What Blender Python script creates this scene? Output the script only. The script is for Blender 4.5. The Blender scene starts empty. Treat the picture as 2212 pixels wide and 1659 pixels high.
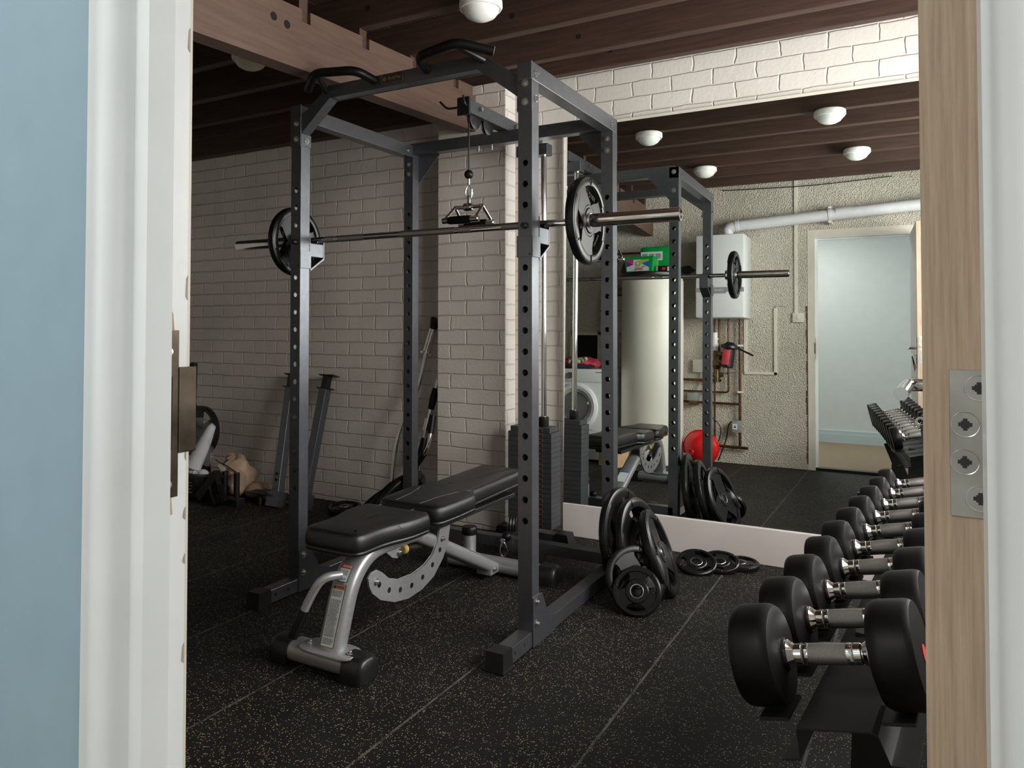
import bpy, bmesh, math, random
from mathutils import Vector, Matrix
random.seed(7)
PI = math.pi
sc = bpy.context.scene
COL = sc.collection
V = Vector

# ------------------------------------------------------------------ materials
MATS = {}
def nodes(name):
    m = bpy.data.materials.new(name); m.use_nodes = True
    nt = m.node_tree; b = nt.nodes['Principled BSDF']
    MATS[name] = m
    return m, nt, b
def N(nt, t, **kw):
    n = nt.nodes.new(t)
    for k, v in kw.items():
        if k in n.inputs: n.inputs[k].default_value = v
        else: setattr(n, k, v)
    return n
def ramp(nt, src, stops):
    r = nt.nodes.new('ShaderNodeValToRGB')
    e = r.color_ramp.elements
    e[0].position, e[0].color = stops[0][0], (*stops[0][1], 1)
    e[1].position, e[1].color = stops[-1][0], (*stops[-1][1], 1)
    for p, c in stops[1:-1]:
        x = e.new(p); x.color = (*c, 1)
    nt.links.new(src, r.inputs[0]); return r
def mat(name, col, rough=.5, metal=0., var=.06, scale=30, bump=0., bscale=200, coat=0., spec=.5):
    m, nt, b = nodes(name)
    tc = N(nt, 'ShaderNodeTexCoord')
    nz = N(nt, 'ShaderNodeTexNoise', Scale=scale, Detail=4)
    nt.links.new(tc.outputs['Object'], nz.inputs['Vector'])
    lo = tuple(max(0, c*(1-var*2)) for c in col); hi = tuple(min(1, c*(1+var*2)) for c in col)
    r = ramp(nt, nz.outputs['Fac'], [(.25, lo), (.75, hi)])
    nt.links.new(r.outputs[0], b.inputs['Base Color'])
    b.inputs['Roughness'].default_value = rough; b.inputs['Metallic'].default_value = metal
    b.inputs['Specular IOR Level'].default_value = spec
    if coat: b.inputs['Coat Weight'].default_value = coat
    if bump:
        n2 = N(nt, 'ShaderNodeTexNoise', Scale=bscale, Detail=3)
        nt.links.new(tc.outputs['Object'], n2.inputs['Vector'])
        bp = N(nt, 'ShaderNodeBump', Strength=bump, Distance=.002)
        nt.links.new(n2.outputs['Fac'], bp.inputs['Height'])
        nt.links.new(bp.outputs[0], b.inputs['Normal'])
    return m
def brick(name, axes, col, dark, ox=0, oz=0):
    m, nt, b = nodes(name)
    tc = N(nt, 'ShaderNodeTexCoord'); sp = N(nt, 'ShaderNodeSeparateXYZ'); cb = N(nt, 'ShaderNodeCombineXYZ')
    nt.links.new(tc.outputs['Object'], sp.inputs[0])
    nt.links.new(sp.outputs[axes[0]], cb.inputs[0]); nt.links.new(sp.outputs[axes[1]], cb.inputs[1])
    n1 = N(nt, 'ShaderNodeTexNoise', Scale=9, Detail=4)
    nt.links.new(cb.outputs[0], n1.inputs['Vector'])
    sub = N(nt, 'ShaderNodeVectorMath', operation='SUBTRACT'); sub.inputs[1].default_value = (.5+ox, .5+oz, .5)
    nt.links.new(n1.outputs['Color'], sub.inputs[0])
    mul = N(nt, 'ShaderNodeVectorMath', operation='MULTIPLY_ADD'); mul.inputs[1].default_value = (.034, .017, 0)
    nt.links.new(sub.outputs[0], mul.inputs[0]); nt.links.new(cb.outputs[0], mul.inputs[2])
    bt = N(nt, 'ShaderNodeTexBrick', Scale=1.0)
    bt.inputs['Brick Width'].default_value = .222; bt.inputs['Row Height'].default_value = .0875
    bt.inputs['Mortar Size'].default_value = .0062; bt.inputs['Mortar Smooth'].default_value = .8
    bt.inputs['Color1'].default_value = (1, 1, 1, 1); bt.inputs['Color2'].default_value = (.86, .86, .86, 1); bt.inputs['Mortar'].default_value = (0, 0, 0, 1)
    nt.links.new(mul.outputs[0], bt.inputs['Vector'])
    n2 = N(nt, 'ShaderNodeTexNoise', Scale=55, Detail=6); nt.links.new(tc.outputs['Object'], n2.inputs['Vector'])
    n3 = N(nt, 'ShaderNodeTexNoise', Scale=2.2, Detail=3); nt.links.new(tc.outputs['Object'], n3.inputs['Vector'])
    # gritty bed joints: a second noise only lifts near the mortar
    h = N(nt, 'ShaderNodeMath', operation='MULTIPLY_ADD'); h.inputs[1].default_value = .3
    nt.links.new(n2.outputs['Fac'], h.inputs[0]); nt.links.new(bt.outputs['Color'], h.inputs[2])
    bp = N(nt, 'ShaderNodeBump', Strength=.7, Distance=.0085)
    nt.links.new(h.outputs[0], bp.inputs['Height']); nt.links.new(bp.outputs[0], b.inputs['Normal'])
    mix = N(nt, 'ShaderNodeMixRGB', blend_type='MULTIPLY', Fac=1.0)
    r = ramp(nt, n3.outputs['Fac'], [(.3, dark), (.6, col)])
    r2 = ramp(nt, bt.outputs['Fac'], [(.0, (1, 1, 1)), (1., (.95, .94, .93))])
    nt.links.new(r.outputs[0], mix.inputs[1]); nt.links.new(r2.outputs[0], mix.inputs[2])
    nt.links.new(mix.outputs[0], b.inputs['Base Color']); b.inputs['Roughness'].default_value = .62
    return m
def render_wall():
    m, nt, b = nodes('roughcast')
    tc = N(nt, 'ShaderNodeTexCoord')
    n1 = N(nt, 'ShaderNodeTexNoise', Scale=120, Detail=3, Roughness=.55); nt.links.new(tc.outputs['Object'], n1.inputs['Vector'])
    v1 = N(nt, 'ShaderNodeTexVoronoi', Scale=95); nt.links.new(tc.outputs['Object'], v1.inputs['Vector'])
    ad = N(nt, 'ShaderNodeMath', operation='ADD'); nt.links.new(n1.outputs['Fac'], ad.inputs[0]); nt.links.new(v1.outputs['Distance'], ad.inputs[1])
    bp = N(nt, 'ShaderNodeBump', Strength=1.0, Distance=.011); nt.links.new(ad.outputs[0], bp.inputs['Height']); nt.links.new(bp.outputs[0], b.inputs['Normal'])
    n2 = N(nt, 'ShaderNodeTexNoise', Scale=1.8, Detail=3); nt.links.new(tc.outputs['Object'], n2.inputs['Vector'])
    r = ramp(nt, n2.outputs['Fac'], [(.3, (.62, .57, .47)), (.7, (.74, .69, .59))])
    nt.links.new(r.outputs[0], b.inputs['Base Color']); b.inputs['Roughness'].default_value = .8
    return m
def wood(name, dark, light, stretch, rough=.6, bump=.25, scale=6):
    m, nt, b = nodes(name)
    tc = N(nt, 'ShaderNodeTexCoord'); mp = N(nt, 'ShaderNodeMapping'); mp.inputs['Scale'].default_value = stretch
    nt.links.new(tc.outputs['Object'], mp.inputs[0])
    nz = N(nt, 'ShaderNodeTexNoise', Scale=scale, Detail=8, Roughness=.65); nt.links.new(mp.outputs[0], nz.inputs['Vector'])
    r = ramp(nt, nz.outputs['Fac'], [(.3, dark), (.5, tuple((a+c)/2 for a, c in zip(dark, light))), (.72, light)])
    nt.links.new(r.outputs[0], b.inputs['Base Color'])
    bp = N(nt, 'ShaderNodeBump', Strength=bump, Distance=.002); nt.links.new(nz.outputs['Fac'], bp.inputs['Height']); nt.links.new(bp.outputs[0], b.inputs['Normal'])
    b.inputs['Roughness'].default_value = rough
    return m
def floor_mat():
    m, nt, b = nodes('rubber_tiles')
    tc = N(nt, 'ShaderNodeTexCoord'); sp = N(nt, 'ShaderNodeSeparateXYZ'); nt.links.new(tc.outputs['Object'], sp.inputs[0])
    def math_(op, a, bb):
        n = N(nt, 'ShaderNodeMath', operation=op)
        for i, x in enumerate((a, bb)):
            if x is None: continue
            if isinstance(x, (int, float)): n.inputs[i].default_value = x
            else: nt.links.new(x, n.inputs[i])
        return n.outputs[0]
    wob = N(nt, 'ShaderNodeTexNoise', Scale=6, Detail=3); nt.links.new(tc.outputs['Object'], wob.inputs['Vector'])
    wv = math_('MULTIPLY', math_('SUBTRACT', wob.outputs['Fac'], .5), .008)
    def seam(axis, o, w):
        t = math_('ADD', math_('DIVIDE', math_('ADD', math_('SUBTRACT', sp.outputs[axis], o), wv), .535), 100.5)
        f = math_('ABSOLUTE', math_('SUBTRACT', math_('FRACT', t, None), .5), None)
        return math_('LESS_THAN', math_('MULTIPLY', f, .535), w)
    sx = seam('X', .545, .0042); sy = seam('Y', -.145, .0026)
    vo = N(nt, 'ShaderNodeTexVoronoi', Scale=235); nt.links.new(tc.outputs['Object'], vo.inputs['Vector'])
    cs = N(nt, 'ShaderNodeSeparateColor'); nt.links.new(vo.outputs['Color'], cs.inputs[0])
    dens = N(nt, 'ShaderNodeTexNoise', Scale=2.5, Detail=2); nt.links.new(tc.outputs['Object'], dens.inputs['Vector'])
    thr = math_('SUBTRACT', 1.0, math_('MULTIPLY', dens.outputs['Fac'], .29))
    fl = math_('MULTIPLY', math_('GREATER_THAN', cs.outputs[0], thr), math_('LESS_THAN', vo.outputs['Distance'], .42))
    nz = N(nt, 'ShaderNodeTexNoise', Scale=4, Detail=5); nt.links.new(tc.outputs['Object'], nz.inputs['Vector'])
    base = ramp(nt, nz.outputs['Fac'], [(.3, (.006, .0056, .0052)), (.7, (.0125, .0117, .011))])
    fc = ramp(nt, cs.outputs[1], [(.0, (.24, .17, .095)), (1., (.42, .35, .25))])
    m1 = N(nt, 'ShaderNodeMixRGB'); nt.links.new(fl, m1.inputs[0]); nt.links.new(base.outputs[0], m1.inputs[1]); nt.links.new(fc.outputs[0], m1.inputs[2])
    m2 = N(nt, 'ShaderNodeMixRGB'); nt.links.new(math_('MULTIPLY', sy, .8), m2.inputs[0]); nt.links.new(m1.outputs[0], m2.inputs[1]); m2.inputs[2].default_value = (.004, .004, .004, 1)
    m3 = N(nt, 'ShaderNodeMixRGB')
    dn = N(nt, 'ShaderNodeTexNoise', Scale=14, Detail=6); nt.links.new(tc.outputs['Object'], dn.inputs['Vector'])
    dr = ramp(nt, dn.outputs['Fac'], [(.3, (.15,)*3), (.65, (.8,)*3)])
    nt.links.new(math_('MULTIPLY', sx, dr.outputs[0]), m3.inputs[0]); nt.links.new(m2.outputs[0], m3.inputs[1]); m3.inputs[2].default_value = (.13, .122, .115, 1)
    nt.links.new(m3.outputs[0], b.inputs['Base Color'])
    b.inputs['Roughness'].default_value = .66; b.inputs['Specular IOR Level'].default_value = .2
    g = N(nt, 'ShaderNodeTexNoise', Scale=260, Detail=2); nt.links.new(tc.outputs['Object'], g.inputs['Vector'])
    hh = math_('SUBTRACT', g.outputs['Fac'], math_('MULTIPLY', math_('MAXIMUM', sx, sy), 2.0))
    bp = N(nt, 'ShaderNodeBump', Strength=.35, Distance=.003); nt.links.new(hh, bp.inputs['Height']); nt.links.new(bp.outputs[0], b.inputs['Normal'])
    return m

floor_m = floor_mat()
brick_x = brick('painted_brick', ('X', 'Z'), (.66, .60, .55), (.57, .52, .47), 0, 1.5)
brick_y = brick('painted_brick_side', ('Y', 'Z'), (.72, .68, .64), (.66, .62, .57))
brick_w = brick('painted_brick_white', ('X', 'Z'), (.74, .71, .65), (.68, .65, .59), 2., 1.2)
rough_m = render_wall()
joist_m = wood('brown_stain', (.036, .0185, .0125), (.082, .043, .029), (.6, 9, 9))
beam_m = wood('brown_stain_beam', (.085, .048, .034), (.135, .080, .058), (9, .6, 9))
board_m = wood('brown_boards', (.034, .018, .011), (.062, .034, .021), (9, .6, 9))
rawwood = wood('raw_door_edge', (.33, .235, .155), (.56, .43, .31), (70, 70, 2.2), .7, .3, 4)
M = dict(
    steel=mat('dark_powder_coat', (.13, .136, .152), .34, .78, .05, 40, .12, 500),
    steel2=mat('black_steel', (.008, .008, .0085), .42, .1), stackm=mat('grey_stack', (.045, .047, .052), .5, .1),
    chrome=mat('chrome', (.78, .78, .77), .1, 1, .02),
    knurl=mat('knurled_steel', (.36, .35, .33), .38, 1, .05, 300, .5, 1500),
    zinc=mat('zinc_bolt', (.6, .6, .58), .28, 1, .1, 100),
    silver=mat('silver_paint', (.34, .345, .355), .36, .55, .03, 60, .12, 900),
    leather=mat('black_vinyl', (.0075, .0075, .0082), .33, 0, .1, 60, .35, 700),
    stitch=mat('grey_thread', (.10, .10, .11), .6),
    rubber=mat('black_rubber', (.0055, .0055, .0058), .3, 0, .1, 40, .12, 600, spec=.32),
    rubber2=mat('matt_rubber', (.0045, .0038, .0036), .42, 0, .12, 25, .10, 900, spec=.22),
    plastic=mat('black_plastic', (.006, .006, .0065), .4),
    cap=mat('grey_cap', (.24, .23, .25), .5),
    white=mat('white_gloss_paint', (.80, .82, .81), .32, 0, .015, 12, .12, 60),
    cream=mat('cream_paint', (.70, .66, .57), .45, 0, .03, 10, .15, 80),
    batten=mat('batten_paint', (.44, .41, .37), .5), plinth=mat('plinth_paint', (.66, .60, .575), .45, 0, .02, 8, .15, 50),
    blue=mat('blue_wall_paint', (.30, .42, .49), .6, 0, .02, 14, .06, 120),
    pale=mat('pale_wall_paint', (.78, .80, .77), .7, 0, .015, 10, .05, 100),
    carpet=mat('beige_carpet', (.30, .22, .14), .95, 0, .15, 160, .8, 500),
    hingem=mat('worn_nickel', (.50, .48, .44), .38, 1, .12, 25),
    strikem=mat('tarnished_brass', (.11, .09, .065), .3, .9, .35, 18),
    appliance=mat('white_appliance', (.72, .73, .73), .3, 0, .01),
    boiler=mat('boiler_enamel', (.66, .68, .68), .32, 0, .01),
    pvc=mat('white_pvc', (.70, .70, .72), .35, 0, .02),
    copper=mat('dull_copper', (.13, .06, .03), .4, .75, .25, 12),
    tank=mat('cream_tank', (.74, .72, .63), .4, 0, .04, 2),
    red=mat('red_enamel', (.62, .012, .012), .22, 0, .02),
    redlab=mat('red_label', (.65, .05, .07), .4, 0, .15, 30),
    green=mat('green_plastic', (.0, .30, .055), .35, 0, .08, 10),
    grey=mat('grey_box', (.25, .26, .25), .5),
    beigep=mat('beige_plastic', (.52, .50, .44), .5),
    whitep=mat('white_plastic', (.75, .74, .70), .4),
    orange=mat('orange_print', (.30, .10, .035), .5),
    gold=mat('gold_print', (.18, .11, .05), .5),
    ink=mat('black_ink', (.02, .02, .02), .6),
    paper=mat('sticker_white', (.62, .66, .66), .45),
    warn=mat('sticker_orange', (.42, .19, .09), .5),
    danger=mat('sticker_red', (.45, .03, .03), .5),
    bluep=mat('sticker_blue', (.02, .13, .48), .5),
    card=mat('cardboard', (.50, .33, .18), .8, 0, .08, 20),
    cloth=mat('beige_cloth', (.45, .32, .22), .9, 0, .1, 15, .4, 90),
    towel=mat('red_cloth', (.50, .05, .08), .9, 0, .3, 18, .4, 90),
    towelg=mat('green_cloth', (.12, .42, .20), .9, 0, .2, 18, .4, 90),
    toweln=mat('navy_cloth', (.012, .014, .03), .9, 0, .2, 18, .4, 90),
    toweli=mat('ivory_cloth', (.6, .5, .33), .9, 0, .1, 18),
    foliage=mat('pale_green', (.20, .27, .16), .8, 0, .2, 20),
    dark=mat('dark_void', (.004, .004, .004), .9),
    lens=mat('opal_glass', (.78, .80, .76), .22, 0, .01),
    lensw=mat('opal_yellowed', (.70, .66, .52), .25, 0, .01),
    brickraw=mat('bare_brick', (.12, .06, .035), .9, 0, .3, 30, .8, 60),
    drumg=mat('washer_drum', (.10, .095, .085), .2, .9, .3, 12),
    pumptan=mat('brass_valve', (.16, .11, .05), .4, .8, .3, 20),
    cable=mat('grey_flex', (.5, .45, .38), .6),
    amber=mat('amber_nylon', (.50, .33, .10), .35),
    rollt=mat('white_tube', (.66, .68, .70), .4, 0, .02),
    purple=mat('purple_print', (.13, .03, .25), .5), magenta=mat('magenta_print', (.6, .02, .18), .5), lime=mat('lime_print', (.35, .5, .05), .5),
    skirt=mat('pale_blue_skirting', (.62, .70, .71), .4, 0, .01),
)
mm, nt, b = nodes('mirror_glass')
b.inputs['Base Color'].default_value = (.84, .885, .86, 1); b.inputs['Metallic'].default_value = 1; b.inputs['Roughness'].default_value = 0
M['mirror'] = mm
mm, nt, b = nodes('clear_polythene')
b.inputs['Base Color'].default_value = (.8, .8, .82, 1); b.inputs['Roughness'].default_value = .15; b.inputs['Alpha'].default_value = .28
M['poly'] = mm
mm, nt, b = nodes('door_glass')
b.inputs['Base Color'].default_value = (.05, .05, .05, 1); b.inputs['Roughness'].default_value = .06; b.inputs['Alpha'].default_value = .55
M['porthole'] = mm

# ------------------------------------------------------------------ mesh builder
class MB:
    def __init__(s): s.bm = bmesh.new()
    def _add(s, vs, fs):
        v = [s.bm.verts.new(p) for p in vs]; out = []
        for f in fs:
            try: out.append(s.bm.faces.new([v[i] for i in f]))
            except ValueError: pass
        return v, out
    def box(s, x0, x1, y0, y1, z0, z1, bev=0, mx=None, seg=2):
        vs = [V((x, y, z)) for x in (x0, x1) for y in (y0, y1) for z in (z0, z1)]
        if mx is not None: vs = [mx @ p for p in vs]
        v, f = s._add(vs, [(0, 1, 3, 2), (4, 6, 7, 5), (0, 4, 5, 1), (2, 3, 7, 6), (0, 2, 6, 4), (1, 5, 7, 3)])
        if bev:
            es = list({e for q in f for e in q.edges})
            bmesh.ops.bevel(s.bm, geom=es, offset=bev, segments=seg, affect='EDGES', profile=.5)
        return s
    def obox(s, p0, p1, w, h, up=(0, 0, 1), bev=0):
        p0, p1 = V(p0), V(p1); d = (p1-p0); L = d.length; d.normalize()
        u = V(up); a = d.cross(u).normalized(); c = a.cross(d)
        mx = Matrix((( *a, 0), (*d, 0), (*c, 0), (0, 0, 0, 1))).transposed(); mx.translation = p0
        return s.box(-w/2, w/2, 0, L, -h/2, h/2, bev, mx)
    def tube(s, path, r, seg=12, closed=False, caps=True, radii=None):
        P = [V(p) for p in path]; n = len(P); rings = []
        T = []
        for i in range(n):
            a = P[i-1] if (i > 0 or closed) else P[i]; c = P[(i+1) % n] if (i < n-1 or closed) else P[i]
            T.append((c-a).normalized())
        u = T[0].orthogonal().normalized()
        for i in range(n):
            u = (u - T[i]*u.dot(T[i]))
            if u.length < 1e-6: u = T[i].orthogonal()
            u.normalize(); w = T[i].cross(u)
            rr = radii[i] if radii else r
            rings.append([s.bm.verts.new(P[i]+(u*math.cos(2*PI*k/seg)+w*math.sin(2*PI*k/seg))*rr) for k in range(seg)])
        for i in range(n if closed else n-1):
            A, B = rings[i], rings[(i+1) % n]
            off = 0
            if closed and i == n-1:
                off = min(range(seg), key=lambda o: (A[0].co-B[o].co).length)
            for k in range(seg):
                s.bm.faces.new((A[k], A[(k+1) % seg], B[(k+1+off) % seg], B[(k+off) % seg]))
        if caps and not closed:
            s.bm.faces.new(rings[0][::-1]); s.bm.faces.new(rings[-1])
        return s
    def cyl(s, p0, p1, r, r2=None, seg=24):
        return s.tube([p0, p1], r, seg, radii=[r, r if r2 is None else r2])
    def lathe(s, prof, o=(0, 0, 0), ax=(0, 0, 1), seg=32, a0=0, a1=2*PI, closed_prof=False):
        ax = V(ax).normalized(); u = ax.orthogonal().normalized(); w = ax.cross(u); o = V(o)
        full = abs(a1-a0-2*PI) < 1e-6; m = seg if full else seg+1; rings = []
        for k in range(m):
            t = a0+(a1-a0)*k/seg; d = u*math.cos(t)+w*math.sin(t)
            rings.append([s.bm.verts.new(o+d*r+ax*h) for r, h in prof])
        np_ = len(prof)
        for k in range(seg):
            A, B = rings[k], rings[(k+1) % m]
            for i in range(np_ if closed_prof else np_-1):
                j = (i+1) % np_
                if prof[i][0] < 1e-9 and prof[j][0] < 1e-9: continue
                s.bm.faces.new((A[i], B[i], B[j], A[j]))
        if not full and closed_prof:
            s.bm.faces.new(rings[0]); s.bm.faces.new(rings[-1][::-1])
        return s
    def prism(s, poly, o, ex, ey, th, bev=0):
        o, ex, ey = V(o), V(ex), V(ey); ez = ex.cross(ey).normalized()
        A = [s.bm.verts.new(o+ex*a+ey*c) for a, c in poly]; B = [s.bm.verts.new(v.co+ez*th) for v in A]
        n = len(A); f = [s.bm.faces.new(A[::-1]), s.bm.faces.new(B)]
        for i in range(n): f.append(s.bm.faces.new((A[i], A[(i+1) % n], B[(i+1) % n], B[i])))
        if bev:
            bmesh.ops.bevel(s.bm, geom=list(f[0].edges)+list(f[1].edges), offset=bev, segments=2, affect='EDGES', profile=.5)
        return s
    def sph(s, c, r, sx=1, sy=1, sz=1, seg=24):
        bmesh.ops.create_uvsphere(s.bm, u_segments=seg, v_segments=seg//2, radius=r, matrix=Matrix.Translation(V(c)) @ Matrix.Diagonal((sx, sy, sz, 1)))
        return s
    def loft(s, loops, cap0=True, cap1=True):
        R = [[s.bm.verts.new(V(p)) for p in L] for L in loops]; n = len(R[0])
        for A, B in zip(R, R[1:]):
            for i in range(n): s.bm.faces.new((A[i], A[(i+1) % n], B[(i+1) % n], B[i]))
        if cap0: s.bm.faces.new(R[0][::-1])
        if cap1: s.bm.faces.new(R[-1])
        return s
    def sweep(s, path, prof, side=(1, 0, 0)):
        """profile (a along side, b along normal) swept along a path lying in the plane across side"""
        P = [V(p) for p in path]; sd = V(side); L = []
        for i in range(len(P)):
            t = (P[min(i+1, len(P)-1)]-P[max(i-1, 0)]).normalized(); nn = sd.cross(t).normalized()
            L.append([P[i]+sd*a+nn*c for a, c in prof])
        return s.loft(L)
    def build(s, name, m, parent=None, smooth=True, angle=35):
        bmesh.ops.recalc_face_normals(s.bm, faces=s.bm.faces[:])
        me = bpy.data.meshes.new(name); s.bm.to_mesh(me); s.bm.free()
        if smooth:
            me.polygons.foreach_set('use_smooth', [True]*len(me.polygons))
            me.set_sharp_from_angle(angle=math.radians(angle))
        me.materials.append(m)
        o = bpy.data.objects.new(name, me); COL.objects.link(o)
        if parent is not None:
            o.parent = parent
            w = parent.matrix_world_tmp if False else None
        return o
def tag(o, label, cat, group=None, kind=None):
    if label: o['label'] = label
    if cat: o['category'] = cat
    if group: o['group'] = group
    if kind: o['kind'] = kind
    return o
def thing(name, label, cat, loc=(0, 0, 0), rot=(0, 0, 0), group=None):
    o = bpy.data.objects.new(name, None); COL.objects.link(o); o.empty_display_size = .05
    o.location = loc; o.rotation_euler = rot
    return tag(o, label, cat, group)
def struct(o, label=None): 
    o['kind'] = 'structure'
    if label: o['label'] = label
    return o
def copy_tree(o, parent=None):
    c = o.copy(); COL.objects.link(c)
    if parent is not None: c.parent = parent
    for ch in list(o.children): copy_tree(ch, c)
    return c
_font_cache = {}
def text(body, size, o, ex, ey, m, parent, name='lettering', depth=.0006, align='CENTER', sx=1.0):
    cu = bpy.data.curves.new('t', 'FONT'); cu.body = body; cu.size = size; cu.extrude = depth; cu.align_x = align; cu.align_y = 'CENTER'
    cu.resolution_u = 2
    to = bpy.data.objects.new('t', cu); COL.objects.link(to)
    bpy.context.view_layer.update()
    me = bpy.data.meshes.new_from_object(to.evaluated_get(bpy.context.evaluated_depsgraph_get()))
    bpy.data.objects.remove(to); bpy.data.curves.remove(cu)
    ex, ey = V(ex).normalized(), V(ey).normalized(); ez = ex.cross(ey)
    mx = Matrix(((*(ex*sx), 0), (*ey, 0), (*ez, 0), (0, 0, 0, 1))).transposed(); mx.translation = V(o)
    me.transform(mx); me.materials.clear(); me.materials.append(m); me.name = name
    ob = bpy.data.objects.new(name, me); COL.objects.link(ob); ob.parent = parent
    return ob
def fillet(pts, r, n=5):
    P = [V(p) for p in pts]; out = [P[0]]
    for a, c, d in zip(P, P[1:], P[2:]):
        l = min(r, (a-c).length*.49, (d-c).length*.49)
        p, q = c+(a-c).normalized()*l, c+(d-c).normalized()*l
        for k in range(n+1):
            t = k/n; out.append(p*(1-t)**2+c*2*t*(1-t)+q*t*t)
    out.append(P[-1]); return out
def crumple(mb, amp, sc_, seed=0):
    from mathutils import noise
    for v in mb.bm.verts:
        p = v.co*sc_+V((seed, seed*2.3, 0)); v.co += noise.noise_vector(p)*amp
    return mb

# ------------------------------------------------------------------ camera
C = V((2.4202, -2.5186, 1.19456))
r_, u_, f_ = V((.86873115, .49528234, .00126459)), V((.01035947, -.02072322, .99973158)), V((-.4951756, .86848486, .02313377))
cam = bpy.data.cameras.new('camera'); co = bpy.data.objects.new('camera', cam); COL.objects.link(co)
mx = Matrix(((*r_, 0), (*u_, 0), (*(-f_), 0), (0, 0, 0, 1))).transposed(); mx.translation = C; co.matrix_world = mx
cam.sensor_width = 36; cam.lens = 1622.373/2212*36
cam.shift_x = (1106-1047.084)/2212; cam.shift_y = (664.58-829.5)/2212
cam.clip_start = .02
sc.camera = co

W, D = 1.158, .871        # rack pitch
YD = -1.92                # gym face of the doorway wall
XR, XL = 3.4, -3.6        # side walls
# ------------------------------------------------------------------ room shell
struct(MB().box(XL-.1, XR+.1, YD, 1.62, -.12, 0).build('floor', floor_m, smooth=False))
struct(MB().box(XL-.1, 0.4, 1.43, 1.62, 0, 2.8).build('wall_back', brick_x, smooth=False))
struct(MB().box(.4, XR+.1, 1.515, 1.62, 0, 2.8).build('wall_mirror_side', brick_w, smooth=False))
pil = MB().box(-.095, .376, 1.31, 1.515, 0, 2.62, .006)
from mathutils import noise as _nz
o = pil.build('wall_pier', brick_x, smooth=False)
o.data.materials.append(brick_y)
for p in o.data.polygons:
    if abs(p.normal.x) > .7: p.material_index = 1
struct(o)
struct(MB().box(XL-.1, XL, YD-.1, 1.62, 0, 2.8).build('wall_left', brick_y, smooth=False))
wr = MB()
wr.box(XR, XR+.1, YD-.1, -1.0, 0, 2.8); wr.box(XR, XR+.1, 1.2, 1.62, 0, 2.8); wr.box(XR, XR+.1, -1.0, 1.2, 0, 1.15); wr.box(XR, XR+.1, -1.0, 1.2, 2.4, 2.8)
struct(wr.build('wall_right', brick_y, smooth=False))
wf = MB()
for a, c in ((-1.0, -.94), (.07, .13), (1.14, 1.2)): wf.box(XR+.01, XR+.07, a, c, 1.15, 2.4)
for a, c in ((1.15, 1.21), (2.34, 2.4)): wf.box(XR+.01, XR+.07, -1.0, 1.2, a, c)
struct(wf.build('window_1', M['white'], smooth=False))
ceil = MB().box(XL-.1, XR+.1, YD-.1, 1.62, 2.79, 2.88)
struct(ceil.build('ceiling', board_m, smooth=False))
# grooved boards under the ceiling
bd = MB(); x = XL
while x < XR:
    bd.box(x, x+.142, YD, 1.6, 2.772, 2.79, .003, seg=1); x += .145
struct(bd.build('ceiling_boards', board_m, smooth=False))
jc = 0
for y in (1.365, 1.10, .70, .285, -.12, -.52, -.92, -1.32, -1.72):
    j = MB().box(XL, XR, y-.026, y+.026, 2.605, 2.772, .003, seg=1)
    o = struct(j.build('ceiling_joist', joist_m, smooth=False), 'dark brown stained timber joist under the boards')
    if y in (1.365, 1.10, .70, .285):
        # knots / drilled cable holes on the near face
        hx = {1.365: 1.005, 1.10: .93, .70: .75, .285: .2}[y]
        MB().cyl((hx, y-.0268, 2.69), (hx, y-.026, 2.69), .014).build('drilled_hole', M['dark'], o)
struct(MB().box(XL, -.0, 1.352, 1.43, 2.47, 2.62, .003).build('ceiling_wall_plate', joist_m, smooth=False))
for (x, y) in ((-.2, -.32), (-.1, .1), (0, .49)):
    pass
bm_ = MB(); 
bm_.loft([[(.084, YD, 2.20), (.174, YD, 2.20), (.174, YD, 2.40), (.084, YD, 2.40)], [(.084, 1.312, 2.345), (.174, 1.312, 2.345), (.174, 1.312, 2.555), (.084, 1.312, 2.555)]])
beam = struct(bm_.build('ceiling_beam', beam_m, smooth=False), 'heavy brown timber beam running to the brick pier')
js = (1.312, 1.10, .70, .285, -.12, -.52, -.92, -1.32, -1.72)
for y1, y0 in zip(js, js[1:]):
    zt = lambda y: 2.555+(y-1.312)*.048
    a, c = y0+.0265, y1-.0265
    MB().prism([(a, zt(a)-.01), (c, zt(c)-.01), (c, zt(c)+.058), (a, zt(a)+.058)], (.10, 0, 0), (0, 1, 0), (0, 0, 1), .068, .002).build('packing_block', beam_m, beam, False)
    MB().box(.09, .15, y0-.026, y0+.026, zt(y0)-.01, 2.606).build('joist_packer', joist_m, beam, False)
for k, (yy, dz) in enumerate(((-.315, .178), (-.24, .167))):
    MB().cyl((.1735, yy, 2.345+(yy-1.31)*.045+dz), (.1752, yy, 2.345+(yy-1.31)*.045+dz), .0175).build('drilled_hole', M['dark'], beam)
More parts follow.
